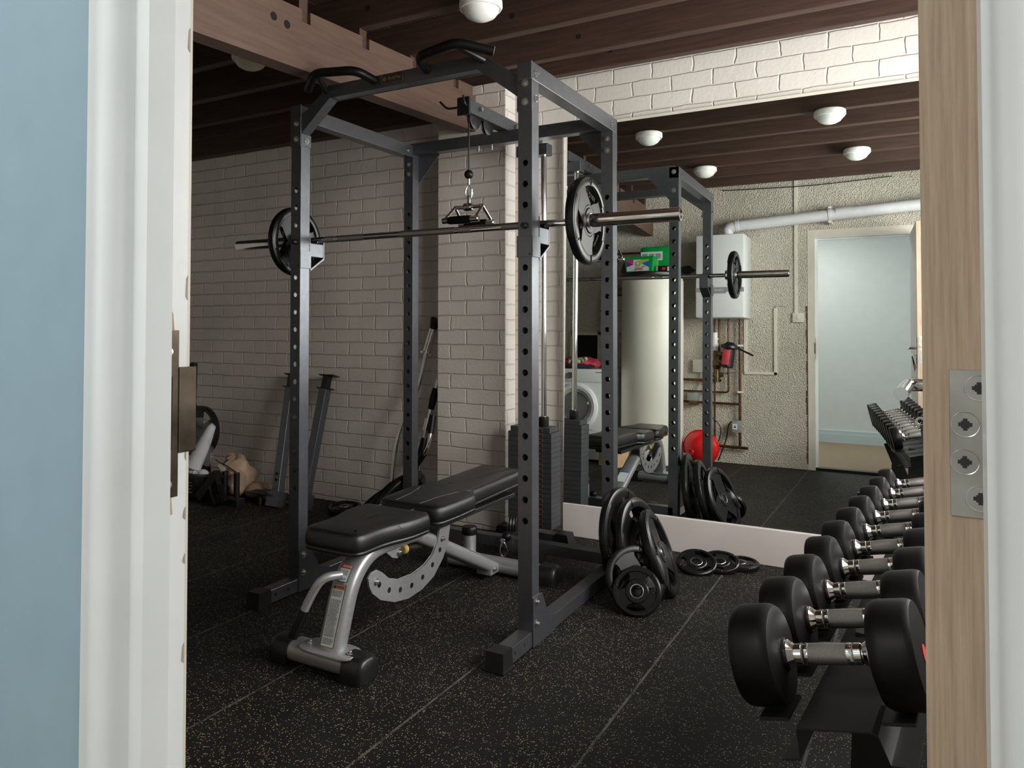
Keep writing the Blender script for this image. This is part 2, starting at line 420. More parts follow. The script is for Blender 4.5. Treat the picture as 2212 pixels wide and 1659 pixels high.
# door wall (gym face rough render, hall face blue)
XJL, XJR = 1.673, 2.4605   # lining faces
wd = MB()
wd.box(XL-.1, XJL-.045, -1.99, YD, 0, 2.8); wd.box(XJR+.045, XR+.1, -1.99, YD, 0, 2.8); wd.box(XJL-.045, XJR+.045, -1.99, YD, 2.135, 2.8)
struct(wd.build('wall_front', rough_m, smooth=False))
wh = MB()
wh.box(-3.2, XJL-.045, -2.003, -1.991, 0, 2.8); wh.box(XJR+.045, 4.6, -2.003, -1.991, 0, 2.8); wh.box(XJL-.045, XJR+.045, -2.003, -1.991, 2.135, 2.8)
struct(wh.build('wall_hall_near', M['blue'], smooth=False))
HY = -4.12
struct(MB().box(-3.2, -.6, HY-.1, HY, 0, 2.8).box(1.0, 4.6, HY-.1, HY, 0, 2.8).box(-.6, 1.0, HY-.1, HY, 0, .9).box(-.6, 1.0, HY-.1, HY, 2.3, 2.8).build('wall_hall_far', M['pale'], smooth=False))
struct(MB().box(-3.3, -3.2, HY-.1, -1.95, 0, 2.8).build('wall_hall_left', M['pale'], smooth=False))
wv = MB(); wv.box(4.6, 4.7, HY-.1, -3.9, 0, 2.8); wv.box(4.6, 4.7, -2.2, -1.95, 0, 2.8); wv.box(4.6, 4.7, -3.9, -2.2, 0, .8); wv.box(4.6, 4.7, -3.9, -2.2, 2.3, 2.8)
struct(wv.build('wall_hall_right', M['pale'], smooth=False))
struct(MB().box(-3.2, 4.6, HY, -1.99, 2.55, 2.65).build('ceiling_hall', M['pale'], smooth=False))
struct(MB().box(-3.2, 4.6, HY, -2.0, -.1, .02).build('floor_hall', M['carpet'], smooth=False))
sk = MB().box(-3.2, 4.6, HY, HY+.016, .02, .16).box(-3.2, 4.6, HY, HY+.022, .02, .12)
struct(sk.build('baseboard_hall', M['skirt'], smooth=False))
# door frame: left jamb with stop and moulded casing, right jamb, head
def casing(side, x):
    k = -1 if side == 'left' else 1
    pts = [(0, 0), (0, -.035), (-.021, -.037), (-.019, -.069), (.0, -.072), (.001, -.078), (.004, -.088), (.012, -.096), (.024, -.099), (.034, -.098), (.042, -.0945), (.049, -.0935), (.056, -.0915), (.059, -.085), (.059, -.084), (.045, -.083), (.045, 0)]
    if side == 'right': pts[2] = (-.0035, -.037); pts[3] = (-.0035, -.069)
    poly = [(x+k*a, YD+c) for a, c in pts]
    return MB().prism(poly, (0, 0, 0), (1, 0, 0), (0, 1, 0), 2.17).build('trim_1' if side == 'left' else 'trim_2', M['white'], angle=40)
jl = struct(casing('left', XJL), 'white painted left door jamb with worn latch keep')
jr = struct(casing('right', XJR), 'white painted right door jamb beside the bare door edge')
struct(MB().box(XJL-.045, XJR+.045, YD-.083, YD, 2.095, 2.14).box(XJL, XJR, YD-.069, YD-.037, 2.08, 2.1).box(XJL-.06, XJR+.06, YD-.097, YD-.083, 2.09, 2.17).build('trim_3', M['white'], smooth=False), 'white door head')
gf = MB().box(XJL-.06, XJL, YD, YD+.004, 0, 2.17).box(XJR, XJR+.06, YD, YD+.004, 0, 2.17).box(XJL, XJR, YD, YD+.004, 2.10, 2.17)
struct(gf.build('trim_4', M['cream'], smooth=False), 'cream painted frame face on the gym side')
ck = MB()
for k in range(26):
    z = .05+k*.055; w = .008+random.random()*.012
    if z < 1.5: ck.box(XJL-.06-w, XJL-.058, YD, YD+.003, z, z+.05+random.random()*.01)
struct(ck.build('trim_5', M['brickraw'], smooth=False), 'ragged strip of bare brick beside the door frame')
struct(MB().box(XJL, XJR, YD-.085, YD+.005, -.02, .024).build('trim_6', M['steel2'], smooth=False), 'dark threshold strip')
# latch keep on the left jamb
sp_ = MB().box(XJL-.001, XJL+.0015, YD-.034, YD-.012, .995, 1.188)
kp = sp_.build('latch_keep', M['strikem'], jl, False)
MB().box(XJL-.002, XJL+.003, YD-.012, YD+.012, 1.045, 1.145, .001).build('keep_lip', M['strikem'], kp, False)
MB().box(XJL+.0012, XJL+.0022, YD-.031, YD-.021, 1.05, 1.135).build('keep_slot', M['dark'], kp, False)
for z in (1.163, 1.01): MB().lathe([(0, .0025), (.004, .0022), (.0055, 0)], (XJL+.001, YD-.025, z), (1, 0, 0), 16).build('screw', M['zinc'], kp)
ch = MB()
for k in range(11):
    z = .3+random.random()*1.6; a = .001+random.random()*.003; l = .004+random.random()*.02
    ch.prism([(YD-a, z), (YD+.0002, z-.004), (YD+.0002, z+l+.004), (YD-a*.6, z+l)], (XJL+.0002, 0, 0), (0, 1, 0), (0, 0, 1), .0005)
for z, l in ((1.188, .02), (.975, .02)): ch.prism([(YD-.028, z), (YD-.018, z), (YD-.02, z+l), (YD-.024, z+l*1.3)], (XJL+.0002, 0, 0), (0, 1, 0), (0, 0, 1), .0006)
ch.build('chipped_paint', rawwood, jl, False)
# door, hinged on the right, swung into the gym past a right angle
door = thing('door_1', None, None, (2.4254, YD, .0), (0, 0, -math.radians(3.0)))
struct(door, 'white door standing open with a bare timber edge')
DW = .765
dm = MB().box(0, .046, 0, DW, .035, 2.085, .0015, seg=1).build('door_leaf', M['cream'], door, False)
dm.data.materials.append(rawwood)
for p in dm.data.polygons:
    if abs(p.normal.y) > .7: p.material_index = 1
hz = 1.116
def hinge(zc):
    h = MB().box(.0155, .046, -.0012, .0006, zc-.049, zc+.049, .0004, seg=1).build('hinge', M['hingem'], door, False)
    for (xx, dz) in ((.0245, .0125), (.024, -.0125), (.0325, .037), (.0325, -.036)):
        s_ = MB().lathe([(0, -.0004), (.0072, -.0004), (.0084, .0003), (.0088, -.0002)], (xx, -.0012, zc+dz), (0, -1, 0), 24).build('screw', M['zinc'], h)
        MB().box(xx-.004, xx+.004, -.00145, -.0008, zc+dz-.0013, zc+dz+.0013).box(xx-.0013, xx+.0013, -.0015, -.0008, zc+dz-.004, zc+dz+.004).box(xx-.0024, xx+.0024, -.00148, -.0008, zc+dz-.0024, zc+dz+.0024).build('cross_slot', M['ink'], s_, False)
hinge(hz); hinge(.3); hinge(1.9)
lk = MB().box(.011, .035, DW-.0005, DW+.0012, .99, 1.2).build('lock_faceplate', M['hingem'], door, False)
MB().box(.016, .03, DW+.001, DW+.006, 1.11, 1.13).build('latch', M['zinc'], lk, False)
for sx in (-1, 1):
    x0 = 0 if sx < 0 else .046
    pl = MB().box(min(x0, x0+sx*.006), max(x0, x0+sx*.006), DW-.075, DW-.035, .98, 1.19, .002).build('handle_plate', M['chrome'], door)
    MB().tube(fillet([(x0, DW-.055, 1.105), (x0+sx*.05, DW-.055, 1.105), (x0+sx*.052, DW-.175, 1.10)], .02), .0095, 14).build('lever_handle', M['chrome'], pl)
kq = MB().cyl((-.004, DW-.055, 1.05), (-.028, DW-.055, 1.05), .0025).build('key', M['hingem'], door)
MB().lathe([(.004, -.001), (.0075, -.001), (.0075, .001), (.004, .001)], (-.034, DW-.055, 1.05), (0, 1, 0), 20, closed_prof=True).build('key_bow', M['hingem'], kq)
for k in range(3): MB().obox((-.032, DW-.055-k*.012, 1.045), (-.004-.012*k*.3, DW-.075-k*.03, .95-.012*k), .008, .004, (1, 0, 0)).build('key_strap', M['plastic'], kq)

# mirror on its painted plinth board
def my(x, z): return 1.4722+.0035*(x-1.158)+.0157*(z-1)
mi = MB(); xs = (.675, XR)
mi.loft([[(x, my(x, .182), .182), (x, my(x, 2.335), 2.335), (x, my(x, 2.335)+.006, 2.335), (x, my(x, .182)+.006, .182)] for x in xs])
mo = mi.build('wall_mirror', M['mirror'], smooth=False); tag(mo, 'large frameless mirror standing on the pale plinth board along the wall', 'mirror')
for x in (.675,):
    MB().box(x-.008, x, 1.464, 1.512, .0, 2.335).build('edge_batten', M['batten'], mo, False)
MB().loft([[(x, my(x, 2.335)-.002, 2.335), (x, my(x, 2.335)+.012, 2.335), (x, my(x, 2.335)+.012, 2.35), (x, my(x, 2.335)-.002, 2.35)] for x in xs]).build('top_batten', M['cream'], mo, False)
struct(MB().box(.672, XR, 1.447, 1.514, 0, .181, .003).build('baseboard_mirror', M['plinth'], smooth=False), 'pale painted plinth board under the mirror')

# ------------------------------------------------------------------ power rack
rack = thing('power_rack', 'dark grey steel power rack with holed uprights around the bench', 'power rack')
T = .029
def holed_face(mb, xc, y, zs, z0, z1, dz, r=.0125, nrm=-1, depth=.004):
    """flat tube face with round holes, each hole a ring of quads between a square patch and the rim"""
    half = T; last = z0; n = 16
    def quad(a, c, d, e):
        mb._add([V(p) for p in (a, c, d, e)], [(0, 1, 2, 3)])
    for z in sorted(zs):
        a, c = z-dz/2, z+dz/2
        if a > last+1e-5: quad((xc-half, y, last), (xc+half, y, last), (xc+half, y, a), (xc-half, y, a))
        last = c
        cir, sq, inn = [], [], []
        for k in range(n):
            t = 2*PI*k/n+PI/n; dx, dzz = math.cos(t), math.sin(t)
            q = min(half/abs(dx) if abs(dx) > 1e-9 else 9, (dz/2)/abs(dzz) if abs(dzz) > 1e-9 else 9)
            sq.append((xc+dx*q, y, z+dzz*q)); cir.append((xc+dx*r, y, z+dzz*r)); inn.append((xc+dx*r, y-nrm*depth, z+dzz*r))
        corners = [(xc+half, y, c), (xc-half, y, c), (xc-half, y, a), (xc+half, y, a)]
        for k in range(n):
            k2 = (k+1) % n; poly = [cir[k], sq[k]]
            for cr in corners:
                d0, d1 = V(sq[k]), V(sq[k2])
                on = lambda p: (abs(abs(p[0]-xc)-half) < 1e-6, abs(abs(p[2]-z)-dz/2) < 1e-6)
                if (on(sq[k])[0] != on(sq[k2])[0]) and (V(cr)-d0).length < dz and (V(cr)-d1).length < dz and \
                   abs(cr[0]-(sq[k][0] if on(sq[k])[0] else sq[k2][0])) < 1e-6 and abs(cr[2]-(sq[k][2] if on(sq[k])[1] else sq[k2][2])) < 1e-6:
                    poly.append(cr)
            poly += [sq[k2], cir[k2]]
            mb._add([V(p) for p in poly], [tuple(range(len(poly)))])
            quad(cir[k], cir[k2], inn[k2], inn[k])
    if z1 > last: quad((xc-half, y, last), (xc+half, y, last), (xc+half, y, z1), (xc-half, y, z1))
ZH = [1.568+i*.0788 for i in range(-14, 4)]
def upright(x, y, ztop, skip=()):
    mb = MB(); zs = [z for i, z in enumerate(ZH)]
    for yy, s in ((y, -1), (y+2*T, 1)): holed_face(mb, x, yy, zs, .06, ztop, .0788, nrm=s)
    for xx in (x-T, x+T):
        mb._add([V(p) for p in ((xx, y, .06), (xx, y+2*T, .06), (xx, y+2*T, ztop), (xx, y, ztop))], [(0, 1, 2, 3)])
    mb._add([V(p) for p in ((x-T, y, ztop), (x+T, y, ztop), (x+T, y+2*T, ztop), (x-T, y+2*T, ztop))], [(0, 1, 2, 3)])
    return mb.build('upright', M['steel'], rack, False)
def bolt(p, d, r=.0085, parent=rack, washer=True):
    p, d = V(p), V(d); mb = MB()
    if washer: mb.cyl(p, p+d*.0025, r*1.7, seg=20)
    mb.cyl(p+d*.0025, p+d*.010, r, seg=6); mb.cyl(p+d*.010, p+d*.0135, r*.6, seg=12)
    return mb.build('bolt', M['zinc'], parent, angle=20)
for x in (0, W):
    upright(x, 0, 2.185); upright(x, D, 2.12)
# front cross member with sloped ends
fp = [(T, 2.058), (.193, 2.197), (.95, 2.197), (W-T, 2.058), (W-T, 2.14), (.968, 2.252), (.185, 2.252), (T, 2.14)]
MB().prism([(a, c) for a, c in fp], (0, .056, 0), (1, 0, 0), (0, 0, 1), .055, .002).build('top_front_bar', M['steel'], rack, False)
for x in (0, W):
    MB().box(x-.031, x+.031, -.005, .0, 2.0, 2.19, .001).build('top_bracket', M['steel'], rack, False)
    for z in (2.035, 2.105): bolt((x+.002, -.005, z), (0, -1, 0))
    xi = x+T if x == 0 else x-T; s = 1 if x == 0 else -1
    MB().box(min(xi, xi+s*.005), max(xi, xi+s*.005), -.002, .06, 2.002, 2.058, .001).build('end_plate', M['steel'], rack, False)
    bolt((xi+s*.005, .03, 2.028), (s, 0, 0))
    # side top bar
    MB().box(x-T-.001, x+T+.001, .0581 if x == 0 else -.0065, .93, 2.12, 2.187, .002).build('top_side_bar', M['steel'], rack, False)
    MB().box(x-T-.0005, x+T+.0005, .931, .934, 2.118, 2.184).build('bar_cap', M['plastic'], rack, False)
    if x: 
        bolt((x+T+.001, .03, 2.148), (1, 0, 0)); bolt((x+T, .035, 2.053), (1, 0, 0)); bolt((x+T+.001, .86, 2.15), (1, 0, 0))
    else: bolt((x+T, .83, 2.15), (1, 0, 0))
    for z in (2.085, 2.03): bolt((x, D, z), (0, -1, 0))
    for z in (2.155, 2.04): bolt((x, D+2*T+.005, z), (0, 1, 0))
    # base
    MB().box(x-T, x+T, -.20, 1.0, .006, .062, .002).build('base_rail', M['steel'], rack, False)
    for y0, y1 in ((-.245, -.165), (.975, 1.03)):
        mb = MB(); yo = y0 if y0 < 0 else y1
        mb.loft([[(x-.041, y0 if y0 < 0 else y0, 0), (x+.041, y0, 0), (x+.041, y1, 0), (x-.041, y1, 0)], [(x-.041, y0, .006), (x+.041, y0, .006), (x+.041, y1, .006), (x-.041, y1, .006)],
                 [(x-.037, y0+.004, .008), (x+.037, y0+.004, .008), (x+.037, y1-.002, .008), (x-.037, y1-.002, .008)], [(x-.033, y0+(.012 if y0 < 0 else .002), .068), (x+.033, y0+(.012 if y0 < 0 else .002), .068), (x+.033, y1-(.002 if y0 < 0 else .012), .068), (x-.033, y1-(.002 if y0 < 0 else .012), .068)]])
        mb.build('foot_cap', M['plastic'], rack, False)
    # side gusset plate and bolts
    s = 1; xo = x+T
    MB().prism([(0, .004), (.20, .004), (.20, .064), (.135, .085), (.075, .185), (.0, .185)], (xo, 0, 0), (0, 1, 0), (0, 0, 1), .005).build('gusset_plate', M['steel'], rack, False)
    for z in (.165, .085): bolt((xo+.005, .028, z), (1, 0, 0))
    for y in (-.135, -.06):
        MB().cyl((xo-.001, y, .036), (xo+.0006, y, .036), .007, seg=16).build('bolt_hole', M['dark'], rack)
    # rear gussets
    q = [(T, 2.0), (T, 2.185), (-.165, 2.185), (-.165, 2.132), (-.03, 1.985), (T, 1.985)]
    q = [(W+a, c) for a, c in q] if x else [(-a, c) for a, c in q]
    MB().prism(q, (0, D+2*T+.005, 0), (1, 0, 0), (0, 0, 1), .005).build('rear_gusset', M['steel'], rack, False)
MB().box(.0, W, D, D+2*T, 2.134, 2.196, .002).build('top_rear_bar', M['steel'], rack, False)
MB().box(-.0, W, D, D+2*T, .062, .116, .002).build('base_rear_bar', M['steel'], rack, False)
for x in (.43, .51, .70):
    MB().cyl((x, D+.03, 2.134), (x, D+.03, 2.112), .007, seg=8).build('bolt', M['zinc'], rack)
# pull-up handles
for s in (1, -1):
    q = lambda x, y, z: (.579+s*x, y, z)
    hp = fillet([q(.135, 0, 2.232), q(.155, -.10, 2.25), q(.355, -.13, 2.262), q(.468, -.045, 2.235)], .045, 6)
    h = MB().tube(hp, .019, 16).build('pull_up_handle', M['rubber2'], rack)
    MB().tube([q(.345, -.12, 2.258), q(.40, .0, 2.225)], .0135, 14).build('handle_strut', M['steel2'], h)
    e, d = V(hp[-1]), (V(hp[-1])-V(hp[-2])).normalized()
    MB().cyl(e, e+d*.002, .018).build('end_cap', M['cap'], h)
# maker's plate
npx, npz = .5395, 2.2275
npo = MB().box(npx-.056, npx+.056, -.0035, -.0005, npz-.0225, npz+.0225, .0006, seg=1).build('name_plate', M['ink'], rack, False)
bo = MB()
for a, c, e, f in ((-.0545, .0545, -.0213, -.0198), (-.0545, .0545, .0198, .0213), (-.0545, -.053, -.0213, .0213), (.053, .0545, -.0213, .0213)): bo.box(npx+a, npx+c, -.0040, -.0034, npz+e, npz+f)
bo.build('border', M['gold'], npo, False)
text('BodyMax', .0185, (npx+.011, -.0038, npz+.001), (1, 0, 0), (0, 0, 1), M['gold'], npo, sx=.95)
dmn = MB(); dx, dzz = npx-.040, npz-.001
for k, (a, c) in enumerate(((-.006, 0), (0, 0), (.006, 0))):
    dmn.prism([(-.0022+a, -.008+abs(a)*.6), (.0022+a, -.0115+abs(a)*.6+.001), (.0022+a, .008-abs(a)*.5), (-.0022+a, .0115-abs(a)*.5)], (dx, -.0034, dzz), (1, 0, 0), (0, 0, 1), .0006)
dmn.build('emblem', M['gold'], npo, False)

# J-cups hooked on the front uprights
def jcup(x, label):
    j = thing('j_cup', label, 'bar hook', (x, .0, 1.43), group='bar hooks on the front uprights')
    s = MB()
    s.box(-.033, .033, -.005, -.0008, .02, .10, .001); s.box(-.033, -.0297, -.005, .066, .02, .10, .001); s.box(.0297, .033, -.005, .066, .02, .10, .001)
    s.build('sleeve', M['steel'], j, False)
    MB().box(-.031, .031, .0595, .065, .02, .18, .001).build('back_plate', M['steel'], j, False)
    MB().box(-.029, .029, .065, .152, .075, .1395, .003).build('seat_block', M['steel'], j, False)
    MB().prism([(.065, .01), (.158, .068), (.158, .162), (.152, .162), (.152, .074), (.065, .018)], (-.029, 0, 0), (0, 1, 0), (0, 0, 1), .058).build('lip_plate', M['steel'], j, False)
    MB().lathe([(0, -.020), (.010, -.019), (.0118, -.014), (.0118, .06), (0, .06)], (0, 0, .138), (0, 1, 0), 20).build('pin', M['steel2'], j)
    MB().cyl((.022, -.0054, .03), (.022, -.0048, .03), .004, seg=12).build('rivet_hole', M['dark'], j)
    return j
jcup(0, 'steel J-cup on the front upright nearest the dark corner, under the bar'); jcup(W, 'steel J-cup on the front upright beside the mirror, under the bar')

# barbell across the J-cups
BY, BZ = .114, 1.586
bar = thing('barbell', 'long steel barbell with one plate at each end resting in the rack', 'barbell', (.611, BY, BZ))
bx = lambda x: x-.611
MB().tube([(bx(-.07), 0, 0), (bx(1.32), 0, 0)], .0142, 20).build('shaft', M['chrome'], bar)
for a, c in ((.075, .135), (.16, .30), (.50, .78), (.80, .86), (1.0, 1.12)):
    MB().cyl((bx(a), 0, 0), (bx(c), 0, 0), .0146, seg=20).build('knurling', M['knurl'], bar)
for a, c in ((-.492, -.085), (1.33, 1.714)):
    s = 1 if a > 0 else -1; o_, i_ = (c, a) if s > 0 else (a, c)
    L = abs(o_-i_)
    sl = MB().lathe([(0, 0), (.022, 0), (.025, .003), (.025, L-.003), (.0235, L), (.019, L), (.018, L-.004), (0, L-.004)], (bx(i_), 0, 0), (s, 0, 0), 32).build('sleeve', M['chrome'], bar)
    MB().lathe([(0, -.03), (.033, -.03), (.035, -.027), (.035, -.002), (.033, 0), (0, 0)], (bx(i_), 0, 0), (s, 0, 0), 32).build('collar', M['chrome'], bar)

# ------------------------------------------------------------------ tri-grip weight plates (axis +Z of the empty = face)
def plate_mesh(R, t, parent, kg, hub=.027, lettered=True):
    h = t/2
    # rim
    ri = .775*R; k = .35*h
    prof = [(ri, -h*.55), (ri+.02*R, -h*.95), (ri+.06*R, -h), (R-.05*R, -h), (R-.015*R, -h*.8), (R, -h*.45), (R, h*.45), (R-.015*R, h*.8), (R-.05*R, h), (ri+.06*R, h), (ri+.02*R, h*.95), (ri, h*.55)]
    mb = MB().lathe(prof, seg=72, closed_prof=True)
    # three spokes and the hub disc
    for s in range(3):
        a0 = s*2*PI/3+PI/2; L, Rr = [], []
        for i in range(13):
            q = i/12; rr = (.36+.48*q)*R
            ha = math.radians(25+35*(1-q)**2.2+(7*(q-.7)/.3 if q > .7 else 0))
            L.append((rr*math.cos(a0+ha), rr*math.sin(a0+ha))); Rr.append((rr*math.cos(a0-ha), rr*math.sin(a0-ha)))
        arc = [(.84*R*math.cos(a0+math.radians(32)*(1-i/4)), .84*R*math.sin(a0+math.radians(32)*(1-i/4))) for i in range(1, 8)]
        inn = [(.36*R*math.cos(a0-math.radians(60)+math.radians(20)*i), .36*R*math.sin(a0-math.radians(60)+math.radians(20)*i)) for i in range(1, 6)]
        mb.prism(L+arc+Rr[::-1]+inn, (0, 0, -h*.62), (1, 0, 0), (0, 1, 0), h*1.24, .0015)
        # raised pad on the rim over each spoke
        b0, b1 = a0-math.radians(31), a0+math.radians(31)
        mb.lathe([(.80*R, -h*1.12), (.83*R, -h*1.2), (.93*R, -h*1.2), (.965*R, -h*1.0), (.965*R, h*1.0), (.93*R, h*1.2), (.83*R, h*1.2), (.80*R, h*1.12)], seg=16, a0=b0-PI/2*0, a1=b1, closed_prof=True)
        # ribs on the grip
        for i in range(6):
            ra = a0+PI/3+math.radians((i-2.5)*7.5)
            c = V((.895*R*math.cos(ra), .895*R*math.sin(ra), 0)); tn = V((-math.sin(ra), math.cos(ra), 0))
            ring = [c+V((math.cos(ra), math.sin(ra), 0))*math.cos(w)*.1*R+V((0, 0, 1))*math.sin(w)*h*1.06 for w in [2*PI*j/14 for j in range(14)]]
            mb.tube(ring, .0022+.008*R*.3, 6, closed=True)
    mb.lathe([(hub, -h*.75), (.36*R+.004, -h*.62), (.365*R, -h*.62), (.365*R, h*.62), (hub+.022, h*.62), (hub+.018, h*.86), (hub, h*.86)], seg=48, closed_prof=True)
    body = mb.build('plate_body', M['rubber'], parent)
    MB().lathe([(hub-.002, -h*.9), (hub+.001, -h*.95), (hub+.002, -h*.8), (hub+.002, h*.9), (hub+.001, h*.98), (hub-.002, h*.94)], seg=40, closed_prof=True).build('hub_ring', M['zinc'], parent)
    if lettered:
        z = h*.62+.0004
        text(kg+'KG', .17*R, (0, -.58*R*1.0, z), (1, 0, 0), (0, 1, 0), M['rubber2'], parent, 'weight_marking', .0012)
        a = math.radians(148)
        text('BODYMAX', .085*R, (.57*R*math.cos(a), .57*R*math.sin(a), z), (math.cos(a-PI/2), math.sin(a-PI/2), 0), (math.cos(a), math.sin(a), 0), M['rubber2'], parent, 'lettering', .001)
        e = MB(); a = math.radians(35)
        for d in (-.035, 0, .035):
            c = V((.56*R*math.cos(a), .56*R*math.sin(a), z)); ex = V((math.cos(a-PI/2), math.sin(a-PI/2), 0)); ey = V((math.cos(a), math.sin(a), 0))
            e.prism([(d*R-.006*R, -.05*R), (d*R+.006*R, -.05*R), (d*R+.006*R, .05*R-abs(d)*R*.3), (d*R-.006*R, .05*R-abs(d)*R*.3)], c, ex, ey, .0012)
        e.prism([(-.05*R, -.06*R), (.05*R, -.06*R), (.05*R, -.05*R), (-.05*R, -.05*R)], V((.56*R*math.cos(a), .56*R*math.sin(a), z)), (math.cos(a-PI/2), math.sin(a-PI/2), 0), (math.cos(a), math.sin(a), 0), .0012)
        e.build('emblem', M['rubber2'], parent, False)
def plate(c, yaw, pitch, R, t, kg, label, group, spin=0, hub=.027):
    """c is the middle of the visible face; yaw/pitch point its normal"""
    n = V((math.cos(yaw)*math.cos(pitch), math.sin(yaw)*math.cos(pitch), math.sin(pitch)))
    up = V((0, 0, 1)) if abs(n.z) < .98 else V((0, 1, 0))
    ex = up.cross(n).normalized(); ey = n.cross(ex)
    rot = Matrix((ex, ey, n)).transposed().to_4x4() @ Matrix.Rotation(spin, 4, 'Z')
    o = thing('weight_plate', label, 'weight plate', group=group)
    o.matrix_world = Matrix.Translation(V(c)-n*t/2) @ rot
    plate_mesh(R, t, o, kg, hub)
    return o
plate((1.377, BY, BZ), 0, 0, .165, .036, '10', 'black three-grip weight plate on the barbell end beside the mirror', 'plates loaded on the barbell', math.radians(120+45))
plate((-.094, BY, BZ), 0, 0, .162, .036, '10', 'black three-grip weight plate on the far barbell end against the dark brick', 'plates loaded on the barbell', math.radians(30))
GR = 'plates leaning against the rack by the mirror'
plate((1.262, .847, .222), -.10, .15, .219, .036, '20', 'largest black plate leaning first against the rack upright', GR, .4)
plate((1.345, .831, .205), -.10, .255, .204, .036, '15', 'middle of the three big black plates leaning on the rack', GR, .9)
plate((1.440, .815, .184), .16, .37, .192, .036, '15', 'outermost of the three big leaning plates, steel hub facing the room', GR, 2.1+2.09)
plate((1.390, .596, .125), -.95, .36, .132, .03, '5', 'medium black plate leaning in front of the big plates, behind the smallest', GR, .5)
plate((1.415, .518, .094), -1.4, .47, .101, .026, '2.5', 'small black plate marked 2.5KG at the front of the leaning plates', GR, 0)
GF = 'small plates lying on the floor by the plinth'
plate((1.492, 1.195, .047), -1.3, 1.18, .095, .024, '2.5', 'small plate lying on the floor nearest the leaning plates', GF, .6)
plate((1.585, 1.275, .042), -1.5, 1.30, .095, .024, '2.5', 'middle small plate of the three lying by the plinth board', GF, 2.0)
plate((1.665, 1.36, .026), -1.5, 1.53, .092, .024, '1.25', 'flat small plate at the far end of the three by the plinth', GF, 1.0)
GL = 'plates by the left brick wall'
plate((-.165, .99, .195), PI, .55, .212, .036, '20', 'big black plate leaning on the rear upright behind the bench', GL, .3)
plate((-.245, 1.03, .175), PI, .62, .205, .036, '20', 'second black plate leaning behind the bench, between two others', GL, .8)
plate((-.35, 1.06, .135), PI, .74, .185, .036, '15', 'outer low leaning plate behind the bench seat', GL, .2)
plate((-.735, 1.22, .045), -1.4, 1.50, .105, .04, '5', 'small plate lying flat on the floor by the left brick wall', GL, .2)

# ------------------------------------------------------------------ cable tower behind the rack
TX = .588
tw = thing('cable_tower', 'cable pulley tower behind the rack with a black weight stack', 'cable machine')
MB().box(TX-T, TX+T, .50, 1.30, 2.198, 2.262, .002).build('top_arm', M['steel'], tw, False)
MB().box(TX-T-.004, TX+T+.004, .485, .50, 2.185, 2.27, .002).build('arm_end', M['steel2'], tw, False)
MB().box(TX-.095, TX+.095, 1.215, 1.285, 2.135, 2.197, .002).build('rod_bracket', M['steel'], tw, False)
for y, z in ((.55, 2.20), (.68, 2.20)):
    MB().lathe([(0, -.011), (.018, -.011), (.046, -.011), (.05, -.009), (.045, -.003), (.045, .003), (.05, .009), (.046, .011), (0, .011)], (TX, y+.035, z-.012), (1, 0, 0), 32).build('pulley', M['plastic'], tw)
for y in (.60, .97): bolt((TX+T, y, 2.235), (1, 0, 0), .011, tw, False)
for p in ([(TX-.02, .49, 2.225), (TX-.085, .48, 2.222), (TX-.125, .48, 2.262)], [(TX+.02, .49, 2.225), (TX+.03, .455, 2.222), (TX+.022, .45, 2.265)]):
    MB().tube(fillet(p, .02), .0055, 10).build('bar_hook', M['steel2'], tw)
for dx in (-.058, .059):
    MB().cyl((TX+dx, 1.25, .08), (TX+dx, 1.25, 2.16), .0155).build('guide_rod', M['chrome'], tw)
for k in range(20):
    z0 = .092+k*.0272
    if k < 19: p = MB().box(.456, .72, 1.19, 1.31, z0, z0+.0262, .0012, seg=1).build('stack_plate', M['stackm'], tw, False)
    else: p = MB().box(.468, .708, 1.196, 1.304, z0, z0+.0275, .0012, seg=1).build('stack_plate', M['stackm'], tw, False)
    rg = MB(); xc, zc = .655, z0+.0135
    for a, c, e, f in ((-.0125, .0125, .0065, .0082), (-.0125, -.0105, -.0075, .0082), (.0105, .0125, -.0075, .0082)): rg.box(xc+a, xc+c, 1.1885, 1.1902, zc+e, zc+f)
    rg.build('number_frame', M['orange'], p, False)
    MB().cyl((xc+.002, 1.1886, zc), (xc+.002, 1.1896, zc), .0042, seg=12).build('pin_hole', M['dark'], p)
MB().lathe([(0, 0), (.026, 0), (.028, .004), (.028, .05), (.024, .054), (0, .054)], (TX+.059, 1.25, .637), (0, 0, 1), 24).build('rod_bushing', M['plastic'], tw)
MB().lathe([(0, 0), (.026, 0), (.028, .004), (.028, .05), (.024, .054), (0, .054)], (TX-.058, 1.25, .637), (0, 0, 1), 24).build('rod_bushing', M['plastic'], tw)
MB().cyl((TX-.012, 1.26, .64), (TX-.012, 1.26, .735), .011).build('selector_stem', M['zinc'], tw)
MB().cyl((TX-.03, 1.285, .2), (TX-.03, 1.285, 2.15), .0035, seg=8).build('cable', M['plastic'], tw)
MB().cyl((TX, .54, 1.93), (TX, .54, 2.19), .0042, seg=10).build('cable', M['plastic'], tw)
MB().sph((TX, .54, 1.912), .022, seg=24).build('cable_stop', M['rubber2'], tw)
MB().cyl((TX, .54, 1.862), (TX, .54, 1.892), .006).build('cable_eye', M['zinc'], tw)
MB().box(TX-T, TX+T, D+2*T, 1.22, .062, .116, .002).build('base_beam', M['steel2'], tw, False)
MB().box(.42, .76, 1.215, 1.29, .004, .062, .002).build('base_foot', M['steel'], tw, False)
